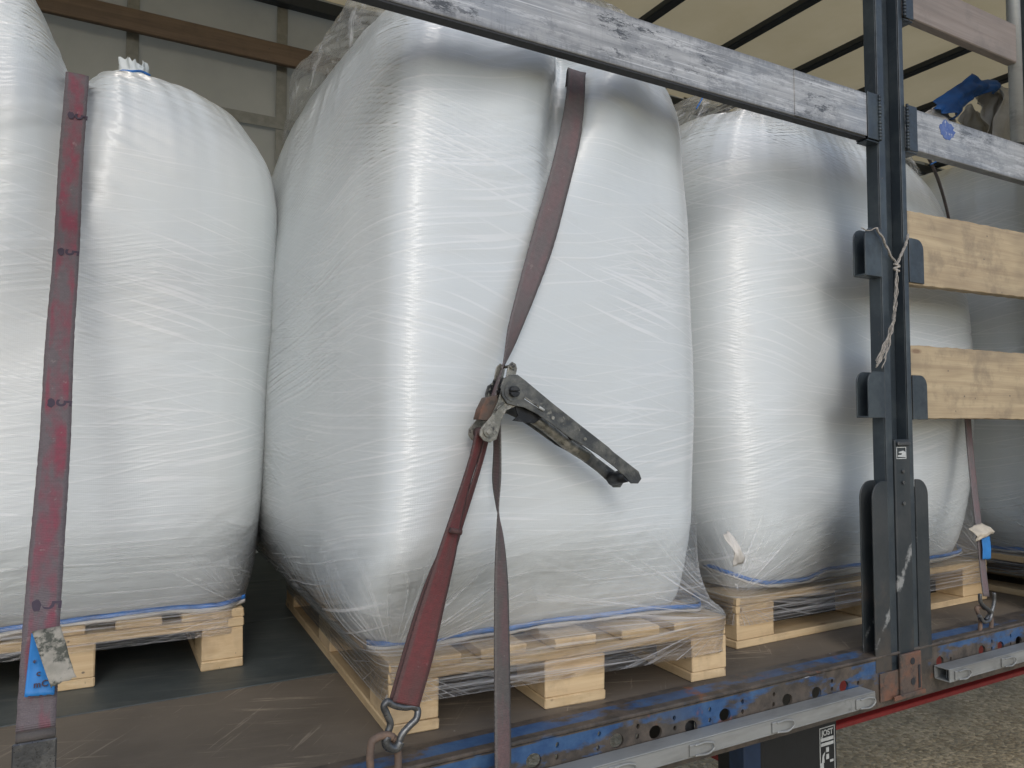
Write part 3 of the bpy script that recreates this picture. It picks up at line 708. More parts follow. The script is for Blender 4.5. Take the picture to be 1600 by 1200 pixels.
# lower aluminium bars with wire loops
def lash_bar(xa, xb, za, zb, loops):
    b = MB(); t_ = .003; ya, yb = Y0 - .047, Y0 - .004
    b.box(xa, xb, ya, yb, zb - t_, zb, .001); b.box(xa, xb, ya, yb, za, za + t_, .001); b.box(xa, xb, ya, ya + t_, za + t_ + .0002, zb - t_ - .0002, 0); b.box(xa, xb, yb - t_, yb, za + t_ + .0002, zb - t_ - .0002, 0)
    b.box(xa + .02, xb, ya + .02, ya + .022, za + t_ + .0002, zb - t_ - .0002, 0)
    bar = b.build('lashing_bar', 'galv', tr)
    for x in loops:
        b = MB(); zc = (za + zb) / 2; y = ya - .003
        b.box(x, x + .028, ya - .005, ya - .0005, zc - .013, zc + .011, .002)
        pts = [(x + .012, y - .003, zc + .009), (x + .05, y - .004, zc + .009), (x + .064, y - .005, zc + .004), (x + .066, y - .005, zc - .004), (x + .058, y - .004, zc - .011), (x + .012, y - .003, zc - .012)]
        S, T = catmull(pts, 24); b.tube([Vector(q) for q in S], .0022, 8); b.build('wire_loop', 'galv', bar)
lash_bar(-1.6, 1.742, 1.108, 1.143, [1.665, 1.375, 1.13, .92, .66, .35])
lash_bar(2.055, 5.5, 1.112, 1.147, [2.075, 2.30, 2.56, 2.9])

# roof, bows, far curtain, front bulkhead, rear frame
nx, ny = 120, 24
xs_ = np.linspace(XL, XR, nx); ys_ = np.linspace(Y0 - .02, YF + .03, ny)
PX, PY = np.meshgrid(xs_, ys_)
sp_ = .59; bx0 = 2.55 - sp_ * 8
sag = -.018 * np.abs(np.sin((PX - bx0) / sp_ * math.pi)) + .012 * pn(PX * 1.1, PY * 1.3, 3)
PZ = ZR + sag + .02
me = grid_mesh('roof_tarpaulin', np.stack([PX, PY, PZ], -1), PX, PY); link('roof_tarpaulin', me, 'roof', tr)
for i in range(21):
    x = bx0 + i * sp_
    if x > XR: break
    b = MB(); b.box(x - .030, x + .030, Y0, YF, ZR - .050, ZR - .012, .006); b.build('roof_bow', 'bow', tr)
b = MB(); b.box(XL, XR, Y0 - .01, Y0 + .035, ZR - .058, ZR - .048, .003); b.build('cant_rail', 'bow', tr)
b = MB(); b.box(XL, XR, YF - .05, YF, ZR - .11, ZR - .048, .003); b.build('cant_rail', 'bow', tr)
PX, PZ = np.meshgrid(np.linspace(XL, XR, 200), np.linspace(1.1, ZR + .02, 60))
PYc = YF + .03 + .012 * pn(PX * 1.4, PZ * .9, 5) + .006 * pn(PX * 4, PZ * 1.2, 6)
me = grid_mesh('far_curtain', np.stack([PX, PYc, PZ], -1), PX, PZ); cur = link('far_curtain', me, 'curtain', tr)
for x in [.175 + .655 * k for k in range(-3, 14)]:
    b = MB(); b.box(x - .026, x + .026, YF + .004, YF + .008, 1.15, ZR, .001); b.build('curtain_webbing', 'seam', cur)
for z in (3.262, 2.6): 
    b = MB(); b.box(XL, XR, YF + .0, YF + .003, z - .028, z + .028, .001); b.build('curtain_webbing', 'seam', cur)
b = MB(); b.box(XL - .04, XL - .005, Y0, YF, 1.1, ZR, .005); b.build('front_wall', 'curtain', tr)
# unseen near curtain past the second post, added to shade the right-hand bags
PX, PZ = np.meshgrid(np.linspace(2.70, XR, 400), np.linspace(1.02, ZR, 40))
PYc = Y0 - .075 + .028 * np.sin(PX * 19 + .5 * np.sin(PX * 5)) + .006 * pn(PX * 3, PZ * 1.2, 6)
me = grid_mesh('unseen_near_curtain', np.stack([PX, PYc, PZ], -1), PX, PZ); link('unseen_near_curtain', me, 'curtain', tr)
# far lashing points on the rail
def staple(x, y=Y0 + .02, w_=.045, h=.075, lean=0.0, parent=tr):
    b = MB(); pts = [(x - w_, y, 1.195), (x - w_, y + lean, 1.2 + h * .8), (x - w_ * .6, y + lean, 1.2 + h), (x + w_ * .6, y + lean, 1.2 + h), (x + w_, y + lean, 1.2 + h * .8), (x + w_, y, 1.195)]
    S, T = catmull(pts, 40); b.tube([Vector(q) for q in S], .0075, 10); return b.build('lashing_ring', 'rust_ring', parent)

# ================================================================== SLATS AND BOARDS (lift-out, so things of their own)
b = MB(); b.box(-.93, 1.824, Y0, Y0 + .028, 2.576, 2.696, .003, seg=2)
o = b.build('aluminium_slat', 'beam'); tag(o, 'long scuffed whitish aluminium slat running left from the post above the bags', 'slat', 'aluminium slats hooked on the posts')
b = MB(); b.box(1.545, 1.8255, Y0 - .0018, Y0 - .0006, 2.5775, 2.6945, .0004); b.build('joint_sleeve', 'beam', o)
b = MB(); b.box(-.93, 1.824, Y0 + .002, Y0 + .026, 2.572, 2.5755, 0); b.build('dark_edge_strip', 'dark', o)  # dark strip along the underside of the slat
b = MB(); b.box(1.998, 2.68, Y0, Y0 + .028, 2.576, 2.696, .003, seg=2)
o = b.build('aluminium_slat', 'beam'); tag(o, 'short scuffed aluminium slat right of the post with a blue paint patch', 'slat', 'aluminium slats hooked on the posts')
b = MB(); rs = random.Random(2); c0 = at(1479, 203, Y0)
b.poly([(c0.x + .038 * math.cos(a) * (1 + rs.uniform(-.22, .2)), Y0 - .001, c0.z + .026 * math.sin(a) * (1 + rs.uniform(-.25, .2))) for a in [2 * math.pi * k / 26 for k in range(26)]], .0008, (0, 1, 0))
b.build('paint_patch', mat_metal('blue_paint_patch', (.06, .11, .30), (.10, .15, .33), .5, 0, 40, col3=(.45, .46, .47), lo3=.58, hi3=.64, sc3=60), o)
b = MB(); b.box(1.998, 2.587, Y0, Y0 + .03, 2.958, 3.082, .003, .0008)
o = b.build('timber_side_board', 'grey_wood'); tag(o, 'weathered grey timber slat high on the right above the blue cloth', 'board')

def side_board(zl0, zl1, zr0, zr1, label):
    b = MB(); n = 30; rs = random.Random(int(zl0 * 100)); A = []
    x0, x1 = 1.998, 2.66
    for i in range(n + 1):
        f_ = i / n; x = x0 + (x1 - x0) * f_
        bo = .001 * math.sin(f_ * 3.0) + rs.uniform(-.0012, .0012); to = .003 * math.sin(f_ * 2.4 + 1) + rs.uniform(-.0015, .0015)
        zb = zl0 + (zr0 - zl0) * f_ + bo; zt = zl1 + (zr1 - zl1) * f_ + to
        A.append([b.bm.verts.new((x, yy, zz)) for yy, zz in ((Y0 + .003, zb + .002), (Y0 + .003, zt - .002), (Y0 + .006, zt), (Y0 + .030, zt), (Y0 + .033, zt - .002), (Y0 + .033, zb + .002), (Y0 + .030, zb), (Y0 + .006, zb))])
    for i in range(n):
        for k in range(8):
            f = b.bm.faces.new((A[i][k], A[i + 1][k], A[i + 1][(k + 1) % 8], A[i][(k + 1) % 8]))
            for l in f.loops: l[b.uv].uv = (l.vert.co.x + zl0 * 3, l.vert.co.z + l.vert.co.y)
    b.bm.faces.new(A[0]); b.bm.faces.new(A[-1][::-1])
    o = b.build('wooden_side_board', 'board'); tag(o, label, 'board', 'wooden side boards right of the post'); return o
side_board(2.192, 2.398, 2.204, 2.412, 'upper yellow pine side board slotted into the dark post')
side_board(1.820, 2.021, 1.818, 2.026, 'lower yellow pine side board slotted into the dark post, just under the other')

b = MB(); b.box(-1.9, 9.0, YF - .075, YF - .047, 3.525, 3.625, .004)
o = b.build('timber_batten', 'brown_wood'); tag(o, 'dark brown timber batten along the grey curtain at the far side', 'batten')

# ================================================================== PALLETS
def pallet(label, x, y, rz, zs=1.0, along_x=True, sx=1.0):
    """1.2 x 0.8 m pallet, local origin at its front-left corner; along_x: long side faces the viewer"""
    t = thing('wooden_pallet', label, 'pallet', 'wooden pallets under the bulk bags', (x, y, FL + .0005), rz); t.scale = (sx, 1, 1)
    rs = random.Random(int(x * 100 + 900)); L, W = 1.2, .8
    def bx(name, a0, a1, b0, b1, z0, z1, mat):    # a along the long side, b along the short side
        mb = MB(); mb.rng = random.Random(rs.random()); e = rs.uniform(-.003, .003)
        if along_x: mb.box(a0 + e, a1 + e, b0, b1, z0 * zs, z1 * zs, .0025, .0008)
        else: mb.box(b0, b1, a0 + e, a1 + e, z0 * zs, z1 * zs, .0025, .0008)
        return mb.build(name, mat, t)
    for c, w_ in ((0, .100), (.3275, .145), (.7, .1)):
        c = {0: 0, .3275: .3275, .7: .70}[c]; bx('bottom_board', 0, L, c, c + w_, 0, .022, 'pine')
    for a in (0, .5275, 1.055):
        for c, w_ in ((0, .1), (.3275, .145), (.70, .1)):
            bx('block', a + .002, a + .143, c + .001, c + w_ - .001, .0225, .100, 'block')
        bx('stringer_board', a, a + .145, 0, W, .1005, .122, 'pine')
    for c, w_ in ((0, .145), (.1875, .100), (.35, .100), (.5125, .100), (.655, .145)):
        bx('deck_board', 0, L, c, c + w_, .1225, .144, 'pine')
    return t
PH = -.07
pallet('pallet under the big central bag, in front near the blue rail', .538, 1.436, PH, 1, False, 1.045)
pallet('pallet at the left, under the bag with the maroon strap', -.422, 2.055, math.atan2(-.02, .8), 1, False)
pallet('pallet right of centre behind the post, long side facing out', 1.557, 1.526, .004, .93, True)
pallet('pallet at the far right edge, its side seen past the hooked strap', 2.905, 1.30, 0.02, .95, False)

# ================================================================== BULK BAGS
def relief(seed, z_base=1.34, z_top=2.9, cx=0, cy=0, strap=None):
    def fn(P, U, V):
        z = P[..., 2]; Z = z
        d = .012 * pn(U * 1.6, Z * 1.8, seed) + .005 * pn(U * 4.5, Z * 4.0, seed + 1)
        topw = sstep(z, z_top - .55, z_top - .12); botw = 1 - sstep(z, z_base + .05, z_base + .4)
        for k, (a, su, sv, am) in enumerate(((.06, 1.2, 22, .0009), (-.2, 1.4, 18, .0008), (.34, 1.4, 20, .0007), (.02, 3.0, 55, .0006))):
            mk = sstep(pn(U * 1.3 + k * 7, Z * 1.7, seed + 9 + k), -.02, .35)
            d = d + am * mk * (1 - np.abs(rpn(U, Z, a, su, sv, seed + 20 + k)) * 2.2)
        th = np.arctan2(P[..., 1] - cy, P[..., 0] - cx)
        d = d + .006 * topw * pn(th * 6, Z * 3, seed + 3) + .003 * topw * pn(th * 16, Z * 4, seed + 4)
        d = d + .004 * botw * pn(U * 9, Z * 3, seed + 5) + .002 * botw * (1 - np.abs(rpn(U, Z, .5, 3, 22, seed + 6)) * 2)
        if strap is not None:
            xs_f = strap(z); dx = P[..., 0] - xs_f; front = sstep(cy - P[..., 1], .05, .25)
            wr = pn(np.sign(dx) * 3 + np.abs(dx) * 2.0, (z + np.abs(dx) * .6 - np.abs(dx) ** 2) * 15, seed + 7) + .5 - np.abs(pn(np.sign(dx) * 5 + np.abs(dx) * 3.0, (z + np.abs(dx) * .45) * 34, seed + 8)) * 1.3
            d = d + .0075 * wr * np.exp(-np.abs(dx) / .22) * front * sstep(z, z_top - .75, z_top - .25)
        return d
    return fn

def make_bag(name, label, keys, fkeys, phi, seed, cx, cy, ztop, strap=None, dentf=None, nu=620, nv=360, corners=None, crown=None, zpal=1.344):
    t = thing(name, label, 'bulk bag', 'white bulk bags wrapped in film', (0, 0, 0))
    ref = (max(k[3] for k in keys), max(k[4] for k in keys))
    rf = relief(seed, 1.34, ztop, cx, cy, strap)
    P, U, V = loft(keys, phi, nu, nv, rf, dentf, ref)
    wrap = sstep(P[..., 2], 1.40, 1.66)
    link('bag_body', grid_mesh('bag_body', P, U, P[..., 2], dict(wrap=wrap)), 'bag', t)
    # stretched skirt of film between the bag and the pallet
    def rr(P, U, V):
        z = P[..., 2]; k = sstep(z, zpal + .03, zpal + .30)
        return rf(P, U, V) * k + (1 - k) * .0012 * pn(U * 2, V * 120, seed + 50) + .004
    P2, U2, V2 = loft(fkeys, phi, nu, 150, rr, None, ref)
    fan = np.zeros(P2.shape[:2] + (2,)); fwt = np.zeros(P2.shape[:2]); best = np.full(P2.shape[:2], 9.)
    for (a, b_, c, rad) in (corners or []):
        D = P2 - np.array([a, b_, c]); hz = np.hypot(D[..., 0], D[..., 1]) * np.sign(D[..., 0] * rt[0] + D[..., 1] * rt[1]); r = np.sqrt((D ** 2).sum(-1)) + 1e-4
        m_ = r / rad < best; best = np.where(m_, r / rad, best)
        fan[..., 0] = np.where(m_, np.arctan2(hz, D[..., 2]), fan[..., 0]); fan[..., 1] = np.where(m_, r, fan[..., 1])
        fwt = np.where(m_, np.exp(-(r / rad) ** 1.6), fwt)
    low = 1 - sstep(P2[..., 2], zpal - .01, zpal + .10)
    vis = 1 - sstep(P2[..., 2], 1.40, 1.63)
    link('stretch_film', grid_mesh('stretch_film', P2, U2, P2[..., 2], dict(fanw=fwt, low=low, vis=vis), fan), 'film', t)
    if crown:
        def cr(P, U, V):
            z = P[..., 2]; k = sstep(z, crown[0][0] + .01, crown[0][0] + .10)
            return .004 + (rf(P, U, V)) * (1 - k) + k * (.035 * pn(U * 4, V * 4, seed + 60) + .012 * pn(U * 13, V * 9, seed + 61) + .005 * np.abs(pn(U * 40, V * 30, seed + 62)))
        P3, U3, V3 = loft(crown, phi, nu // 2, 120, cr, dentf, ref)
        vis = sstep(P3[..., 2], crown[0][0] + .004, crown[0][0] + .05)
        link('loose_film', grid_mesh('loose_film', P3, U3, V3, dict(vis=vis)), 'film_crown', t)
    return t

def hem(parent, pts, mat='blue_hem', w_=.012, n=200, amp=.006, seed=0, white=True):
    """sewn blue edge of the base cloth, a wavy ribbon with a white selvedge below"""
    S, T = catmull([tuple(p) for p in pts], n)
    wz = pn(T * 9, T * 0 + seed + .5, 2) * amp + pn(T * 30, T * 0 + seed + .2, 4) * amp * .4
    wy = pn(T * 14, T * 0 + seed + 3.3, 7) * amp
    def strip(nm, dz0, dz1, mt, oy):
        b = MB(); A = []
        for i in range(n):
            x, y, z = S[i, :3]; k = 1 + .5 * math.sin(T[i] * 37 + seed) * math.sin(T[i] * 11)
            A.append([b.bm.verts.new((x, y + wy[i] + oy, z + wz[i] + d * (k if d < 0 else 1))) for d in (dz0, (dz0 + dz1) / 2, dz1)])
            A[-1][1].co.y -= .003
        for i in range(n - 1):
            for k in (0, 1):
                f = b.bm.faces.new((A[i][k], A[i + 1][k], A[i + 1][k + 1], A[i][k + 1])); f.smooth = True
        o = b.build(nm, mt, parent)
        md = o.modifiers.new('solid', 'SOLIDIFY'); md.thickness = .0015
        return o
    strip('blue_hem', 0.0, w_, mat, 0)
    if white: strip('selvedge', -.007, .001, 'torn', -.002)

# ---- central bag
def mid_strap(z): return .800 + np.clip((z - 2.0), -.6, .75) * .30
c0x, c0y = .955, 1.965
keysM = [  # z, cx, cy, hx, hy, n
    (1.352, .965, 2.03, .05, .08, 4, -.05), (1.350, .965, 2.03, .36, .46, 6, -.05), (1.352, .965, 2.03, .402, .522, 9, -.05), (1.375, .956, 2.03, .420, .547, 9, -.045), (1.45, .920, 2.02, .437, .578, 10, -.01), (1.60, .903, 2.03, .447, .628, 10, .045),
    (1.85, .899, 2.035, .450, .64, 9.5, .07), (2.15, .904, 2.03, .446, .63, 9, .068), (2.40, .924, 2.005, .436, .595, 8.5, .045), (2.58, .944, 2.005, .425, .572, 7.5, .03),
    (2.69, .956, 2.01, .41, .54, 6, .02), (2.80, .966, 2.01, .36, .45, 4, 0.0), (2.87, .968, 2.0, .24, .29, 2.8, 0.0), (2.90, .968, 2.0, .08, .09, 2.0, 0.0)]
pc = (.538 + .418 * math.cos(PH) - .6 * math.sin(PH), 1.436 + .418 * math.sin(PH) + .6 * math.cos(PH))
fM = [(1.262, *pc, .421, .603, 30, PH), (1.30, *pc, .422, .604, 30, PH), (1.345, pc[0] - .002, pc[1], .435, .609, 22, PH), (1.375, .965, 2.03, .455, .607, 14, -.055), (1.45, .929, 2.025, .462, .600, 11, -.02), (1.58, .905, 2.028, .4505, .628, 10.4, .040), (1.66, .9025, 2.031, .4495, .633, 10, .052)]
crM = [(2.675, .955, 2.01, .416, .546, 6.2, .02), (2.72, .953, 2.01, .418, .54, 5.5, .02), (2.80, .95, 2.02, .415, .51, 4), (2.88, .94, 2.03, .34, .44, 3), (2.935, .93, 2.05, .22, .28, 2.4), (2.95, .93, 2.05, .06, .08, 2)]
def dentM(P, N):
    x, y, z = P[..., 0], P[..., 1], P[..., 2]
    dx = x - mid_strap(z); g_ = sstep(z, 2.25, 2.62); fr = sstep(2.35 - y, 0, .5)
    d = -.085 * np.exp(-(dx / .048) ** 2) * g_ * fr - .012 * np.exp(-(dx / .03) ** 2) * sstep(z, 1.9, 2.3) * fr * (1 - g_)
    d = d + .026 * np.exp(-((np.abs(dx) - .13) / .08) ** 2) * g_ * fr
    return N * d[..., None]
bagM = make_bag('bulk_bag', 'big central white bag pinched by the strap that carries the ratchet', keysM, fM, 0.0, 3, c0x, c0y, 2.9, mid_strap, dentM, 760, 430,
                corners=[(1.375, 1.372, 1.345, .42), (.55, 1.45, 1.345, .26)], crown=crM)
hem(bagM, [(.535, 1.56, 1.3500), (.548, 1.535, 1.3490), (.59, 1.522, 1.3485), (.70, 1.50, 1.3505), (.90, 1.478, 1.357), (1.1, 1.462, 1.3585), (1.25, 1.448, 1.3595), (1.345, 1.442, 1.3535), (1.39, 1.50, 1.356), (1.40, 1.8, 1.356)], seed=1)

# ---- left bag
def left_strap(z): return -.048 + np.clip(z - 1.4, 0, 1.3) * .022
keysL = [
    (1.350, .02, 2.60, .05, .08, 4), (1.348, .02, 2.60, .36, .46, 5), (1.350, .015, 2.595, .385, .51, 6), (1.375, .012, 2.60, .415, .54, 5.5), (1.46, .008, 2.60, .440, .57, 5), (1.65, .005, 2.60, .455, .595, 5.4),
    (1.90, .008, 2.60, .468, .60, 5.2), (2.15, .012, 2.60, .486, .60, 5.0), (2.36, .012, 2.60, .488, .59, 4.8), (2.50, .014, 2.60, .478, .57, 4.4),
    (2.61, .016, 2.60, .445, .53, 3.4), (2.69, .03, 2.59, .375, .45, 3.0), (2.74, .055, 2.56, .26, .31, 2.5), (2.76, .09, 2.52, .10, .12, 2), (2.79, .105, 2.50, .05, .055, 2), (2.83, .105, 2.50, .02, .02, 2)]
pcL = (-.422 + .4, 2.045 + .6)
fL = [(1.285, *pcL, .402, .602, 30), (1.345, *pcL, .402, .603, 26), (1.375, .0, 2.63, .415, .59, 10), (1.46, .006, 2.605, .440, .58, 6), (1.58, .0055, 2.60, .4515, .592, 4.75), (1.65, .005, 2.60, .4555, .596, 4.6)]
def dentL(P, N):
    x, y, z = P[..., 0], P[..., 1], P[..., 2]
    dx = x - left_strap(z); g_ = sstep(z, 2.2, 2.62); fr = sstep(2.9 - y, 0, .5)
    d = -.055 * np.exp(-(dx / .05) ** 2) * g_ * fr
    lift = sstep(-dx, .0, .16) * sstep(z, 2.2, 2.75) * fr
    D = N * (d + .02 * sstep(-dx, .02, .12) * sstep(z, 1.9, 2.4) * fr)[..., None]
    D[..., 2] += .20 * lift
    return D
bagL = make_bag('bulk_bag', 'left white bag crossed by the maroon strap, with a tied knot on top', keysL, fL, -.02, 14, .0, 2.58, 2.78, left_strap, dentL, 600, 360,
                corners=[(.378, 2.04, 1.345, .16)])
hem(bagL, [(-.45, 2.2, 1.348), (-.30, 2.065, 1.346), (0, 2.06, 1.348), (.2, 2.055, 1.352), (.36, 2.05, 1.356), (.385, 2.07, 1.358)], seed=4, amp=.004)
# gathered mouth and its blue tie
b = MB(); rs = random.Random(4); cx, cy, cz = .118, 2.46, 2.832
n = 48; rings = []
for j, (rr_, zz) in enumerate(((.13, -.09), (.055, -.022), (.034, -.006), (.032, .004), (.034, .014), (.034, .026))):
    rings.append([b.bm.verts.new((cx + rr_ * (1 + .25 * math.sin(7 * a + j * .4) + rs.uniform(-.08, .08)) * math.cos(a), cy + .8 * rr_ * (1 + .25 * math.sin(5 * a + j)) * math.sin(a), cz + zz + (rs.uniform(-.010, .010) if j == 5 else 0))) for a in [2 * math.pi * k / n for k in range(n)]])
for A, B in zip(rings, rings[1:]):
    for k in range(n): f = b.bm.faces.new((A[k], A[(k + 1) % n], B[(k + 1) % n], B[k])); f.smooth = True
o = b.build('tied_mouth', 'bag', bagL)
b = MB(); S, T = catmull([(.070, 2.405, 2.794), (.087, 2.40, 2.806), (.11, 2.40, 2.810), (.135, 2.41, 2.820), (.160, 2.43, 2.822)], 24); b.tube([Vector(q) for q in S], .0035, 8); b.build('tie_cord', 'blue_hem', bagL)

# ---- third bag, behind the post
keysR = [
    (1.342, 2.15, 1.95, .05, .05, 4), (1.342, 2.15, 1.95, .50, .36, 5), (1.345, 2.15, 1.95, .535, .385, 6), (1.37, 2.15, 1.95, .565, .405, 5.5), (1.46, 2.15, 1.94, .60, .435, 4.6), (1.65, 2.15, 1.94, .635, .465, 4.6),
    (1.90, 2.15, 1.94, .655, .475, 4.6), (2.15, 2.15, 1.94, .655, .47, 4.5), (2.38, 2.14, 1.945, .635, .46, 4.3), (2.56, 2.13, 1.955, .595, .44, 4.0),
    (2.70, 2.12, 1.965, .52, .39, 3.6), (2.80, 2.12, 1.97, .40, .30, 3.0), (2.86, 2.12, 1.97, .20, .15, 2.2), (2.88, 2.12, 1.97, .08, .07, 2)]
pcR = (1.557 + .6, 1.526 + .4)
fR = [(1.262, *pcR, .602, .402, 30), (1.335, *pcR, .603, .403, 26), (1.37, 2.155, 1.925, .600, .412, 12), (1.46, 2.15, 1.935, .612, .442, 6), (1.58, 2.15, 1.94, .6292, .459, 4.8), (1.65, 2.15, 1.94, .6355, .4657, 4.6)]
crR = [(2.67, 2.12, 1.96, .55, .41, 3.7), (2.74, 2.13, 1.96, .53, .39, 3.3), (2.84, 2.15, 1.96, .44, .32, 2.7), (2.95, 2.17, 1.95, .30, .22, 2.4), (2.99, 2.18, 1.95, .12, .1, 2)]
bagR = make_bag('bulk_bag', 'white bag partly hidden by the dark post, loose film bunched on top', keysR, fR, .004, 25, 2.15, 1.94, 2.9, None, None, 620, 360,
                corners=[(1.56, 1.53, 1.335, .30), (2.75, 1.53, 1.335, .2)], crown=crR, zpal=1.334)
hem(bagR, [(1.60, 2.1, 1.40), (1.575, 1.75, 1.40), (1.60, 1.60, 1.385), (1.66, 1.545, 1.362), (1.76, 1.54, 1.350), (1.85, 1.54, 1.350), (1.93, 1.535, 1.372), (2.02, 1.535, 1.372), (2.2, 1.535, 1.362), (2.45, 1.53, 1.362), (2.62, 1.54, 1.372), (2.70, 1.60, 1.37)], seed=8, amp=.005)
b = MB(); S, T = catmull([at(1103, 143, 1.75), at(1096, 156, 1.72), at(1088, 170, 1.70)], 12); b.tube([Vector(q) for q in S], .002, 8); b.build('tie_cord', 'blue_hem', bagR)

# ---- fourth bag, far right
keysF = [
    (1.345, 3.36, 1.90, .05, .08, 4), (1.345, 3.36, 1.90, .38, .46, 5), (1.348, 3.36, 1.90, .42, .52, 6), (1.38, 3.36, 1.90, .44, .54, 5.5), (1.5, 3.34, 1.90, .475, .56, 4.2), (1.8, 3.33, 1.90, .50, .575, 3.4),
    (2.15, 3.33, 1.90, .505, .575, 3.2), (2.45, 3.33, 1.9, .49, .56, 3.2), (2.66, 3.34, 1.9, .45, .53, 3.2), (2.78, 3.36, 1.9, .38, .46, 3.0), (2.86, 3.36, 1.9, .24, .3, 2.6), (2.88, 3.36, 1.9, .05, .06, 2)]
pcF = (2.905 + .4, 1.9)
fF = [(1.27, *pcF, .402, .602, 30), (1.34, *pcF, .403, .603, 26), (1.38, 3.33, 1.9, .43, .59, 10), (1.5, 3.34, 1.90, .478, .567, 4.4), (1.6, 3.335, 1.90, .487, .571, 4)]
bagF = make_bag('bulk_bag', 'shaded bag at the right edge with torn open flaps and blue cloth on top', keysF, fF, .02, 36, 3.36, 1.9, 2.88, None, None, 420, 260, corners=[(2.92, 1.31, 1.34, .3)])
hem(bagF, [(2.93, 2.4, 1.352), (2.925, 1.9, 1.352), (2.93, 1.5, 1.352), (2.95, 1.40, 1.352), (3.05, 1.375, 1.352)], seed=12)
def flap(name, top, bot, Y, mat, bulge=.05, seed=0, n=26, m_=16, thick=.0015):
    T_, _ = catmull([tuple(at(x, y, Y)) for x, y in top], n); B_, _ = catmull([tuple(at(x, y, Y)) for x, y in bot], n)
    P = np.zeros((m_, n, 3))
    for j in range(m_):
        f_ = j / (m_ - 1); P[j] = T_ * (1 - f_) + B_ * f_; P[j, :, 1] += -bulge * math.sin(f_ * 2.4) + .05 * pn(np.linspace(0, 3, n), np.full(n, f_ * 2.0), seed) + .03 * pn(np.linspace(0, 9, n), np.full(n, f_ * 3.0), seed + 2)
    P[0, :, 2] += .008 * pn(np.linspace(0, 14, n), np.zeros(n) + .4, seed + 5)
    U, V = np.meshgrid(np.linspace(0, 1, n), np.linspace(0, 1, m_))
    o = link(name, grid_mesh(name, P, U, V), mat, bagF); md = o.modifiers.new('solid', 'SOLIDIFY'); md.thickness = thick; return o
flap('torn_flap', [(1440, 186), (1452, 172), (1466, 164), (1474, 166), (1477, 186)], [(1440, 222), (1450, 224), (1462, 227), (1472, 229), (1480, 230)], 1.72, 'torn', .02, 4)
flap('blue_cloth', [(1458, 170), (1474, 150), (1498, 130), (1517, 117), (1532, 122), (1552, 127)], [(1470, 192), (1480, 190), (1494, 170), (1512, 156), (1528, 151), (1541, 152)], 1.70, 'blue_cloth', .04, 8)
flap('torn_flap', [(1534, 131), (1545, 130), (1556, 128), (1562, 138), (1566, 150)], [(1520, 152), (1530, 190), (1540, 230), (1548, 250), (1556, 270)], 1.72, 'torn', .03, 10)
flap('torn_flap', [(1560, 136), (1572, 132), (1585, 140), (1612, 148), (1650, 160)], [(1530, 244), (1555, 250), (1580, 258), (1612, 265), (1650, 272)], 1.66, 'torn', .03, 14)
flap('torn_flap', [(1503, 176), (1512, 164), (1520, 166), (1532, 180), (1546, 190)], [(1495, 232), (1508, 236), (1522, 240), (1535, 244), (1548, 248)], 1.80, 'torn', .02, 18)
b = MB(); S, T = catmull([at(1454, 257, 1.70), at(1466, 251, 1.69), at(1482, 247, 1.68)], 12); b.tube([Vector(q) for q in S], .003, 8); b.build('tie_cord', 'blue_hem', bagF)

# ================================================================== STRAPS
GS = 'lashing straps over the bags'
def V7(p, wd, wf=1.0): return (p[0], p[1], p[2], wd[0], wd[1], wd[2], wf)
XD = (1, 0, 0)
# left strap
sL = thing('lashing_strap', 'maroon strap with worn black marks and blue label over the left bag', 'strap', GS)
top = [(0.0, 3.0, 2.72), (-.02, 2.45, 2.71), (-.021, 2.25, 2.672), (-.022, 2.13, 2.648)]
lpx = [(121, 117, 2.075), (119, 145, 2.05), (111, 250, 1.985), (104, 390, 1.87), (93, 540, 1.725), (86, 690, 1.595), (74, 850, 1.46), (66, 960, 1.385), (60, 1070, 1.325), (56, 1140, 1.300)]
pts = [V7(p, XD, .94) for p in top] + [V7(at(x, y, Y), (1, -.1, -.06), .97) for x, y, Y in lpx]
ribbon('webbing', pts, 's_left', sL, .050, .003, 260, ragged=.0004)
def on_strap(x, y):
    """point and frame on the left strap's face at a height of the photo"""
    ys = [q[1] for q in lpx]; Ys = [q[2] for q in lpx]
    Y = float(np.interp(y, ys, Ys)); Ya, Yb = float(np.interp(y - 25, ys, Ys)), float(np.interp(y + 25, ys, Ys))
    p = at(x, y, Y); up_ = (at(x, y - 25, Ya) - at(x, y + 25, Yb)).normalized(); wd = Vector((1, -.05, -.03)); wd = (wd - up_ * wd.dot(up_)).normalized()
    nr = wd.cross(up_).normalized()
    if nr.y > 0: nr = -nr
    return p, wd, up_, nr
for (x, y) in ((119, 185), (104, 396), (90, 632), (69, 948)):
    p, wd, up_, nr = on_strap(x, y); fr3 = Matrix((wd, up_, nr)).transposed().to_4x4(); fr3.translation = p + nr * (.0034 if y > 250 else .0065)
    tm = text_mesh('5', .036, .0006); tm.transform(Matrix.Translation((.009, 0, 0)) @ Matrix.Rotation(math.radians(-95), 4, 'Z') @ Matrix.Scale(1, 4)); tm.transform(fr3)
    link('print_mark', tm, 'ink', sL)
    b = MB(); rs = random.Random(y)
    b.poly([fr3 @ Vector((-.010 + .007 * math.cos(a) * rs.uniform(.8, 1.1), .002 + .011 * math.sin(a) * rs.uniform(.8, 1.1), 0)) for a in [2 * math.pi * k / 12 for k in range(12)]], .0002, nr)
    b.build('print_smudge', 'ink', sL)
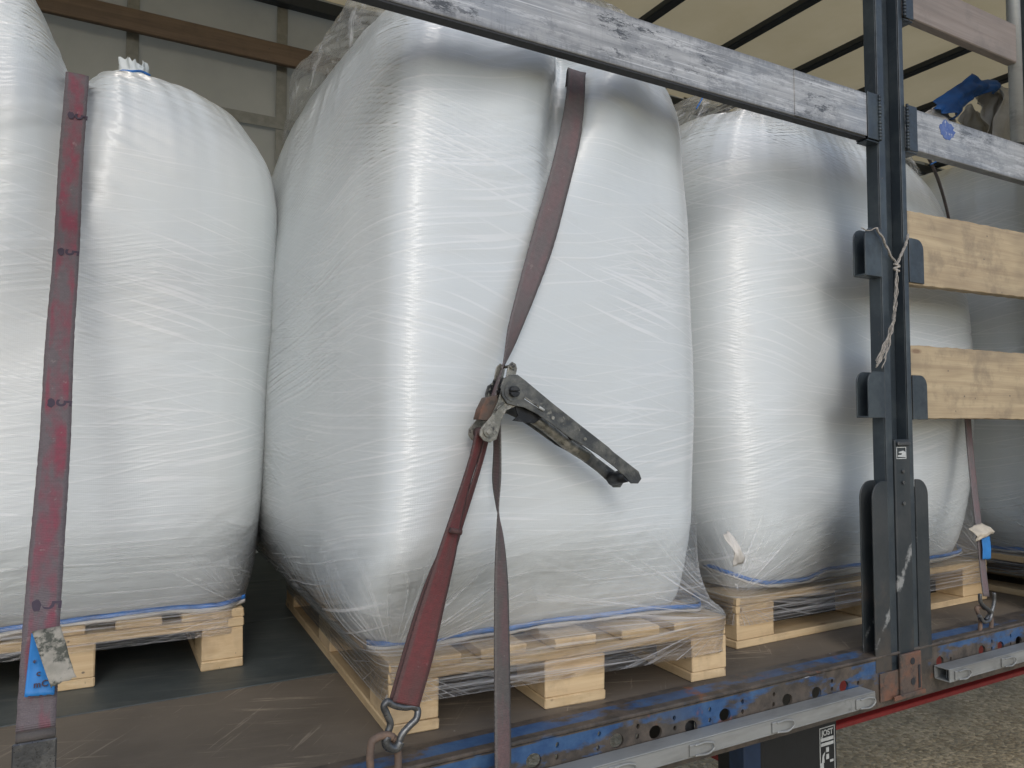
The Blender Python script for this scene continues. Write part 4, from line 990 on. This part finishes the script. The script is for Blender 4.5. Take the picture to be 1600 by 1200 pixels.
def quad_sheet(name, px, mat, parent, n=14, wav=.0015, seed=0, thick=.001):
    """px: 4 corners (x,y,Y) tl,tr,br,bl"""
    A = [np.array(at(*q)) for q in px]; P = np.zeros((n, n, 3)); U, V = np.meshgrid(np.linspace(0, 1, n), np.linspace(0, 1, n))
    for i in range(3): P[..., i] = A[0][i] * (1 - U) * (1 - V) + A[1][i] * U * (1 - V) + A[2][i] * U * V + A[3][i] * (1 - U) * V
    P[..., 1] += wav * pn(U * 3, V * 3, seed) - wav * 2 * np.sin(V * 2.6)
    rs_ = np.random.RandomState(seed); P[-1, :, 2] += rs_.uniform(-.0015, .0015, n); P[:, -1, 0] += rs_.uniform(-.001, .001, n)
    o = link(name, grid_mesh(name, P, U * .05, V * .1), mat, parent); md = o.modifiers.new('s', 'SOLIDIFY'); md.thickness = thick; return o
tb = quad_sheet('blue_label', [(49, 990, 1.360), (88, 995, 1.357), (86, 1084, 1.308), (38, 1088, 1.308)], 'tag_blue', sL, seed=2)
for (x, y, s_) in ((54, 1036, .010), (60, 1052, .012), (58, 1070, .012), (70, 1068, .012)):
    tm = text_mesh({54: '*', 60: 'c', 58: 'm', 70: 'C'}[x], s_, .0003); tm.transform(Matrix.Rotation(math.radians(62), 4, 'X')); tm.transform(Matrix.Translation(at(x, y, 1.308 + (1084 - y) * .00050 - .006))); link('print_mark', tm, 'ink', tb)
quad_sheet('dirty_label', [(50, 987, 1.352), (95, 978, 1.350), (119, 1056, 1.290), (80, 1073, 1.290)], 'tag_dirty', sL, seed=5, wav=.004)
# folded end on its flat hook
b = MB(); p = at(56, 1150, 1.292); b.tube([(p.x - .024, p.y + .004, p.z), (p.x + .024, p.y + .002, p.z)], .007, 12); b.build('sewn_loop', 's_tail', sL)
b = MB(); b.box(p.x - .028, p.x + .026, p.y - .004, p.y + .002, p.z - .055, p.z - .006, .002); b.tube([(p.x - .026, p.y, p.z - .05), (p.x - .026, p.y - .01, p.z - .09), (p.x, p.y - .012, p.z - .13), (p.x + .026, p.y - .01, p.z - .09), (p.x + .026, p.y, p.z - .05)], .006, 10)
b.build('flat_hook', 'steel', sL)

# middle strap with ratchet
sM = thing('lashing_strap', 'faded mauve strap with grey steel ratchet and shackle, over the central bag', 'strap', GS)
top = [(1.12, 2.9, 2.86), (1.50, 2.4, 2.60), (1.36, 2.0, 2.58), (1.155, 1.70, 2.58), (1.045, 1.54, 2.612)]
W1 = (1, .0, .0)
pts = [V7(p, (1, -.3, 0), .9) for p in top] + [V7(at(901, 112, 1.462), (1, 0, -.05), .92), V7(at(900, 140, 1.442), (1, 0, -.05), .95), V7(at(893, 200, 1.422), (1, 0, -.2), 1.08), V7(at(872, 290, 1.40), (1, 0, -.25), 1.08), V7(at(844, 390, 1.375), (1, 0, -.3), 1.08), V7(at(818, 470, 1.352), (1, .15, -.3), .85),
     V7(at(800, 525, 1.338), (.9, .5, -.2), .75), V7(at(788, 565, 1.330), (.55, .85, -.1), .7), V7(at(776, 600, 1.328), (.3, 1, 0), .7), V7(at(768, 628, 1.328), (.2, 1, 0), .7)]
ribbon('webbing', pts, 's_mid', sM, .050, .003, 260, ragged=.0004)
# doubled red sling from the ratchet to the shackle
pts = [V7(at(750, 678, 1.335), (.8, .5, 0), .62), V7(at(743, 706, 1.33), (.8, .5, 0), .58), V7(at(730, 748, 1.326), (.8, .5, 0), .52), V7(at(715, 800, 1.318), (.85, .4, 0), .6), V7(at(697, 870, 1.305), (.95, .3, .15), .86), V7(at(675, 950, 1.295), (1, .15, .2), .98), V7(at(654, 1030, 1.285), (1, 0, .22), 1.04), V7(at(634, 1100, 1.280), (1, 0, .22), 1.04)]
ribbon('webbing', pts, 's_red', sM, .050, .004, 160, 3.0)
pts = [V7(at(760, 684, 1.35), (.7, .6, 0), .5), V7(at(753, 712, 1.345), (.7, .6, 0), .45), V7(at(737, 765, 1.34), (.7, .6, 0), .5), V7(at(710, 835, 1.332), (.8, .5, 0), .85), V7(at(686, 900, 1.322), (.95, .3, .15), 1.0), V7(at(659, 990, 1.308), (1, .1, .2), 1.05), V7(at(629, 1100, 1.294), (1, 0, .22), 1.05)]
ribbon('webbing', pts, 's_red', sM, .050, .003, 160, 5.0)
b = MB(); b.tube([at(703, 828, 1.298), at(721, 832, 1.296)], .005, 10); b.build('sewn_fold', 's_red', sM)
b = MB(); b.box(0, .001, 0, .001, 0, .001, 0); b.bm.clear()
c1, c2, c3, c4 = at(688, 962, 1.300), at(690, 962, 1.300), at(682, 1000, 1.298), at(679, 1001, 1.298)
b.poly([c1, c2, c3, c4], .004, (0, 1, 0)); b.build('tab', 's_tail', sM)
# loose tail
pts = [V7(at(776, 655, 1.34), (.1, 1, 0), .8), V7(at(777, 700, 1.335), (.12, 1, 0), .8), V7(at(776, 750, 1.33), (.1, 1, 0), .85), V7(at(777, 785, 1.322), (.35, .95, 0), .9), V7(at(781, 840, 1.31), (.7, .7, 0), .95), V7(at(783, 900, 1.298), (.85, .5, 0), .97), V7(at(784, 990, 1.285), (.9, .42, 0), 1.0), V7(at(785, 1100, 1.27), (.92, .4, 0), 1.0), V7(at(786, 1200, 1.25), (.92, .4, 0), 1.0), V7(at(787, 1300, 1.245), (.92, .4, 0), 1.0)]
ribbon('loose_tail', pts, 's_tail', sM, .046, .0028, 220, 7.0)
# ratchet
YN, YB = 1.298, 1.352
def plate_px(name, pl, Y, mat, parent, th=.003, holes_=()):
    o2 = [(at(x, y, Y).x, at(x, y, Y).z) for x, y in pl]; h2 = [[(at(x, y, Y).x, at(x, y, Y).z) for x, y in hh_] for hh_ in holes_]
    me = shape2d(o2, h2, th, .0006); me.transform(Matrix.Translation((0, Y, 0))); me.materials.clear(); return link(name, me, mat, parent)
def circ(cx, cy, r, n=22, a0=0, a1=360): return [(cx + r * math.cos(math.radians(a0 + (a1 - a0) * k / n)), cy + r * math.sin(math.radians(a0 + (a1 - a0) * k / n))) for k in range(n + (0 if a1 - a0 == 360 else 1))]
rat = MB(); p0 = at(801, 612, YN - .004); p1_ = at(801, 612, YN); cxr, czr = p1_.x, p1_.z
rat.cyl((cxr, YN - .004, czr), (cxr, YB + .006, czr), .011, 20)
ratch = rat.build('ratchet', 'ratchet_dk', sM)
hand = [(783, 604), (787, 592), (796, 586), (808, 586), (820, 595), (862, 630), (900, 660), (950, 699), (957, 706), (997, 737), (1001, 748), (996, 755), (986, 755), (975, 743), (960, 729), (936, 711), (914, 697), (894, 686), (860, 661), (838, 646), (818, 636), (806, 634), (792, 630), (784, 618)]
plate_px('handle_plate', hand, YN, 'ratchet', ratch, .003, [[(819, 620), (850, 640), (848, 643), (818, 624)]])
pb_ = at(800, 600, YB); pn_ = at(800, 600, YN); dxm = 0
def to_far(pl):                                # the same physical outline, 54 mm deeper
    return [(at(x, y, YN).x, at(x, y, YN).z) for x, y in pl]
me = shape2d(to_far(hand), [], .003, .0006); me.transform(Matrix.Translation((-.006, YB, -.012))); me.materials.clear(); link('handle_plate', me, 'ratchet', ratch)
# cross grips between the two plates
b = MB()
for x, y, r, nm in ((982, 742, .0145, 'grip_bar'), (905, 680, .005, 'spacer_bar')):
    q = at(x, y, YN); b = MB(); b.cyl((q.x, YN + .002, q.z), (q.x - .006, YB - .002, q.z - .012), r, 14); b.build(nm, 'ratchet_dk', ratch)
b = MB(); qa, qb, qc, qd = [at(x, y, YN) for x, y in ((838, 647), (860, 662), (898, 693), (928, 712))]
b.tube([(q.x + .004, YN + .03, q.z - .004) for q in (qa, qb, qc, qd)], .012, 12); b.build('release_bar', 'ratchet_lt', ratch)
# frame plates
fr_ = [(765, 691), (755, 688), (750, 680), (751, 671), (757, 663), (768, 650), (778, 628), (784, 606), (791, 590), (793, 578), (795, 571), (800, 566), (805, 569), (807, 576), (805, 586), (802, 596), (812, 612), (806, 634), (790, 641), (783, 655), (778, 675), (775, 686)]
plate_px('frame_plate', fr_, YN + .005, 'ratchet_lt', ratch, .0025)
me = shape2d([(at(x, y, YN).x, at(x, y, YN).z) for x, y in fr_], [], .0025, .0005); me.transform(Matrix.Translation((0, YB - .005, 0))); me.materials.clear(); link('frame_plate', me, 'ratchet_lt', ratch)
# toothed wheels
def gear(cx, cz, r0, r1, n): 
    out = []
    for k in range(n):
        a = 2 * math.pi * k / n; out += [(cx + r0 * math.cos(a), cz + r0 * math.sin(a)), (cx + r1 * math.cos(a + .12), cz + r1 * math.sin(a + .12)), (cx + r1 * math.cos(a + .2), cz + r1 * math.sin(a + .2))]
    return out
for Y in (YN + .0095, YB - .0095):
    me = shape2d(gear(cxr, czr, .023, .030, 15), [], .003, .0); me.transform(Matrix.Translation((0, Y, 0))); me.materials.clear(); link('ratchet_wheel', me, 'ratchet_dk', ratch)
# slotted spindle ends, bolts
b = MB()
for sgn in (1, -1):
    pl = [(cxr - .0105, YN - .012, czr + sgn * .0012)] + [(cxr + .0105 * math.cos(a), YN - .012, czr + sgn * (.0012 + .0095 * math.sin(a))) for a in [math.pi * (1 - k / 12) for k in range(1, 12)]] + [(cxr + .0105, YN - .012, czr + sgn * .0012)]
    b.poly(pl, .010, (0, 1, 0), .0008)
b.build('spindle', 'ratchet_dk', ratch)
b = MB(); b.poly([(cxr + .0195 * math.cos(a), YN - .0035, czr + .0195 * math.sin(a)) for a in [2 * math.pi * k / 28 for k in range(28)]], .0015, (0, 1, 0)); b.build('washer', 'ratchet', ratch)
for x, y, r in ((763, 675, .0095), (801, 572, .0062)):
    q = at(x, y, YN); b = MB(); b.cyl((q.x, YN - .001, q.z), (q.x, YN + .004, q.z), r, 20); b.cyl((q.x, YN - .004, q.z), (q.x, YB, q.z), r * .5, 16); b.build('bolt', 'ratchet_lt', ratch)
for x, y in ((863, 653), (913, 686)):
    q = at(x, y, YN); b = MB(); b.cyl((q.x, YN - .004, q.z), (q.x, YN + .001, q.z), .0035, 12); b.build('rivet', 'ratchet_lt', ratch)
# pawl slide, spring bar
plate_px('pawl_plate', [(804, 634), (822, 628), (838, 640), (846, 652), (834, 661), (818, 659), (802, 657), (810, 650)], YN + .012, 'ratchet_dk', ratch, .003)
b = MB(); b.tube([at(820, 621, YN - .004), at(842, 636, YN - .004)], .0018, 8); b.build('spring_bar', 'ratchet_lt', ratch)
b = MB(); b.tube([at(842, 636, YN - .0045), at(850, 641, YN - .0045)], .0028, 8); b.build('spring_tip', 'white', ratch)
b = MB(); b.tube([at(772, 644, YN - .003), at(779, 636, YN - .003), at(787, 629, YN - .003)], .0022, 8); b.build('pawl_spring', 'ratchet_lt', ratch)
# sheet guard between the frame plates
plate_px('guard', [(757, 622), (774, 618), (778, 628), (768, 648), (760, 657), (744, 655), (748, 640)], 1.322, 'rust', ratch, .022)
# turns of webbing on the spindle and round the lower bolt
b = MB(); b.cyl((cxr, YN + .013, czr), (cxr, YB - .013, czr), .020, 24); b.build('wound_webbing', 's_tail', sM)
q = at(763, 676, YN); b = MB(); b.cyl((q.x, YN + .009, q.z), (q.x, YB - .009, q.z), .010, 18); b.build('wound_webbing', 's_red', sM)
# shackle
sh = MB(); YS = 1.283
px = [(606, 1160), (606, 1145), (610, 1132), (604, 1115), (600, 1102), (605, 1096), (612, 1100), (634, 1105), (646, 1104), (652, 1108), (651, 1122), (640, 1134), (628, 1148), (622, 1162)]
S, T = catmull([tuple(at(x, y, YS - (.004 if i > 9 else 0))) for i, (x, y) in enumerate(px)], 70); sh.tube([Vector(q_) for q_ in S], .0062, 12)
px = [(606, 1150), (603, 1160), (610, 1168), (620, 1168), (626, 1158)]
S, T = catmull([tuple(at(x, y, YS - .008)) for x, y in px], 24); sh.tube([Vector(q_) for q_ in S], .008, 12)
sh.build('shackle', 'steel', sM)
# rusty ring the shackle hangs in
b = MB(); px = [(580, 1215), (579, 1170), (582, 1158), (590, 1152), (606, 1149), (614, 1152)]
S, T = catmull([tuple(at(x, y, 1.275)) for x, y in px], 40); b.tube([Vector(q_) for q_ in S], .0068, 10)
px = [(614, 1152), (620, 1162), (622, 1180), (621, 1215)]
S, T = catmull([tuple(at(x, y, 1.285)) for x, y in px], 30); b.tube([Vector(q_) for q_ in S], .0068, 10)
b.build('lashing_ring', 'rust_ring', tr)

# right strap
sR = thing('lashing_strap', 'narrow-looking mauve strap hooked to the rail right of the post', 'strap', GS)
rp = [(1440, 225, 1.80), (1458, 262, 1.76), (1472, 300, 1.70), (1483, 345, 1.66), (1490, 400, 1.62), (1498, 470, 1.57), (1506, 570, 1.50), (1514, 680, 1.43), (1523, 770, 1.37), (1531, 840, 1.33), (1537, 900, 1.315), (1541, 932, 1.305)]
ribbon('webbing', [V7(at(x, y, Y), (.7, .6, 0) if Y > 1.5 else (1, .1, 0), .65 if Y > 1.5 else .72) for x, y, Y in rp], 's_mid', sR, .05, .003, 160, 11.0)
quad_sheet('blue_label', [(1533, 840, 1.322), (1546, 838, 1.322), (1547, 873, 1.312), (1534, 874, 1.312)], 'tag_blue', sR, seed=3)
b = MB(); rs = random.Random(9)
quad_sheet('cream_label', [(1513, 826, 1.31), (1533, 817, 1.315), (1546, 833, 1.31), (1516, 846, 1.305)], 'tag_cream', sR, seed=9, wav=.010)
b = MB(); px = [(1531, 928), (1532, 940), (1541, 950), (1549, 958), (1546, 968), (1538, 972), (1530, 962)]
S, T = catmull([tuple(at(x, y, 1.295)) for x, y in px], 40); b.tube([Vector(q_) for q_ in S], .0055, 10)
px = [(1553, 926), (1553, 942), (1549, 956), (1540, 968)]
S, T = catmull([tuple(at(x, y, 1.300)) for x, y in px], 30); b.tube([Vector(q_) for q_ in S], .0055, 10)
b.build('claw_hook', 'steel', sR)
b = MB(); px = [(1531, 992), (1531, 965), (1526, 950), (1534, 948), (1546, 956), (1549, 970), (1548, 988)]
S, T = catmull([tuple(at(x, y, 1.306)) for x, y in px[:4]], 30); b.tube([Vector(q_) for q_ in S], .006, 10)
S, T = catmull([tuple(at(x, y, 1.306)) for x, y in px[3:]], 30); b.tube([Vector(q_) for q_ in S], .006, 10)
b.build('lashing_ring', 'rust_ring', tr)

quad_sheet('torn_film', [(1130, 836, 1.515), (1138, 830, 1.515), (1156, 878, 1.515), (1140, 884, 1.515)], 'torn', bagR, seed=21, wav=.012)
# ================================================================== ROPE on the post
rs = random.Random(12); b = MB()
def strand(px, Y, r, n=40, wob=.0015):
    S, T = catmull([tuple(at(x, y, Y)) for x, y in px], n); ph = rs.uniform(0, 6)
    b.tube([Vector((q[0] + wob * math.sin(T[i] * 160 + ph), q[1] + wob * math.cos(T[i] * 160 + ph), q[2])) for i, q in enumerate(S)], r, 7)
for k in range(2):
    strand([(1369, 356), (1380, 374), (1390, 396), (1401, 413)], Y0 - .010, .0028); strand([(1419, 366), (1415, 382), (1407, 400), (1402, 413)], Y0 - .012, .0028)
strand([(1398, 412), (1404, 416), (1398, 420), (1404, 424)], Y0 - .014, .0035)
strand([(1345, 356), (1358, 360), (1369, 356)], Y0 - .008, .0015)
for k in range(9):
    e = rs.uniform(-9, 7); e2 = rs.uniform(-8, 8)
    strand([(1401, 418), (1401 + rs.uniform(-2, 2), 445), (1398 + rs.uniform(-3, 3), 480), (1393 + rs.uniform(-4, 4), 515), (1387 + e * .8, 540 + rs.uniform(-5, 5)), (1376 + e, 568 + e2)], Y0 - .010 - rs.uniform(0, .006), .0014)
o = b.build('frayed_rope', 'rope'); tag(o, 'frayed grey rope knotted in a Y on the dark post', 'rope')
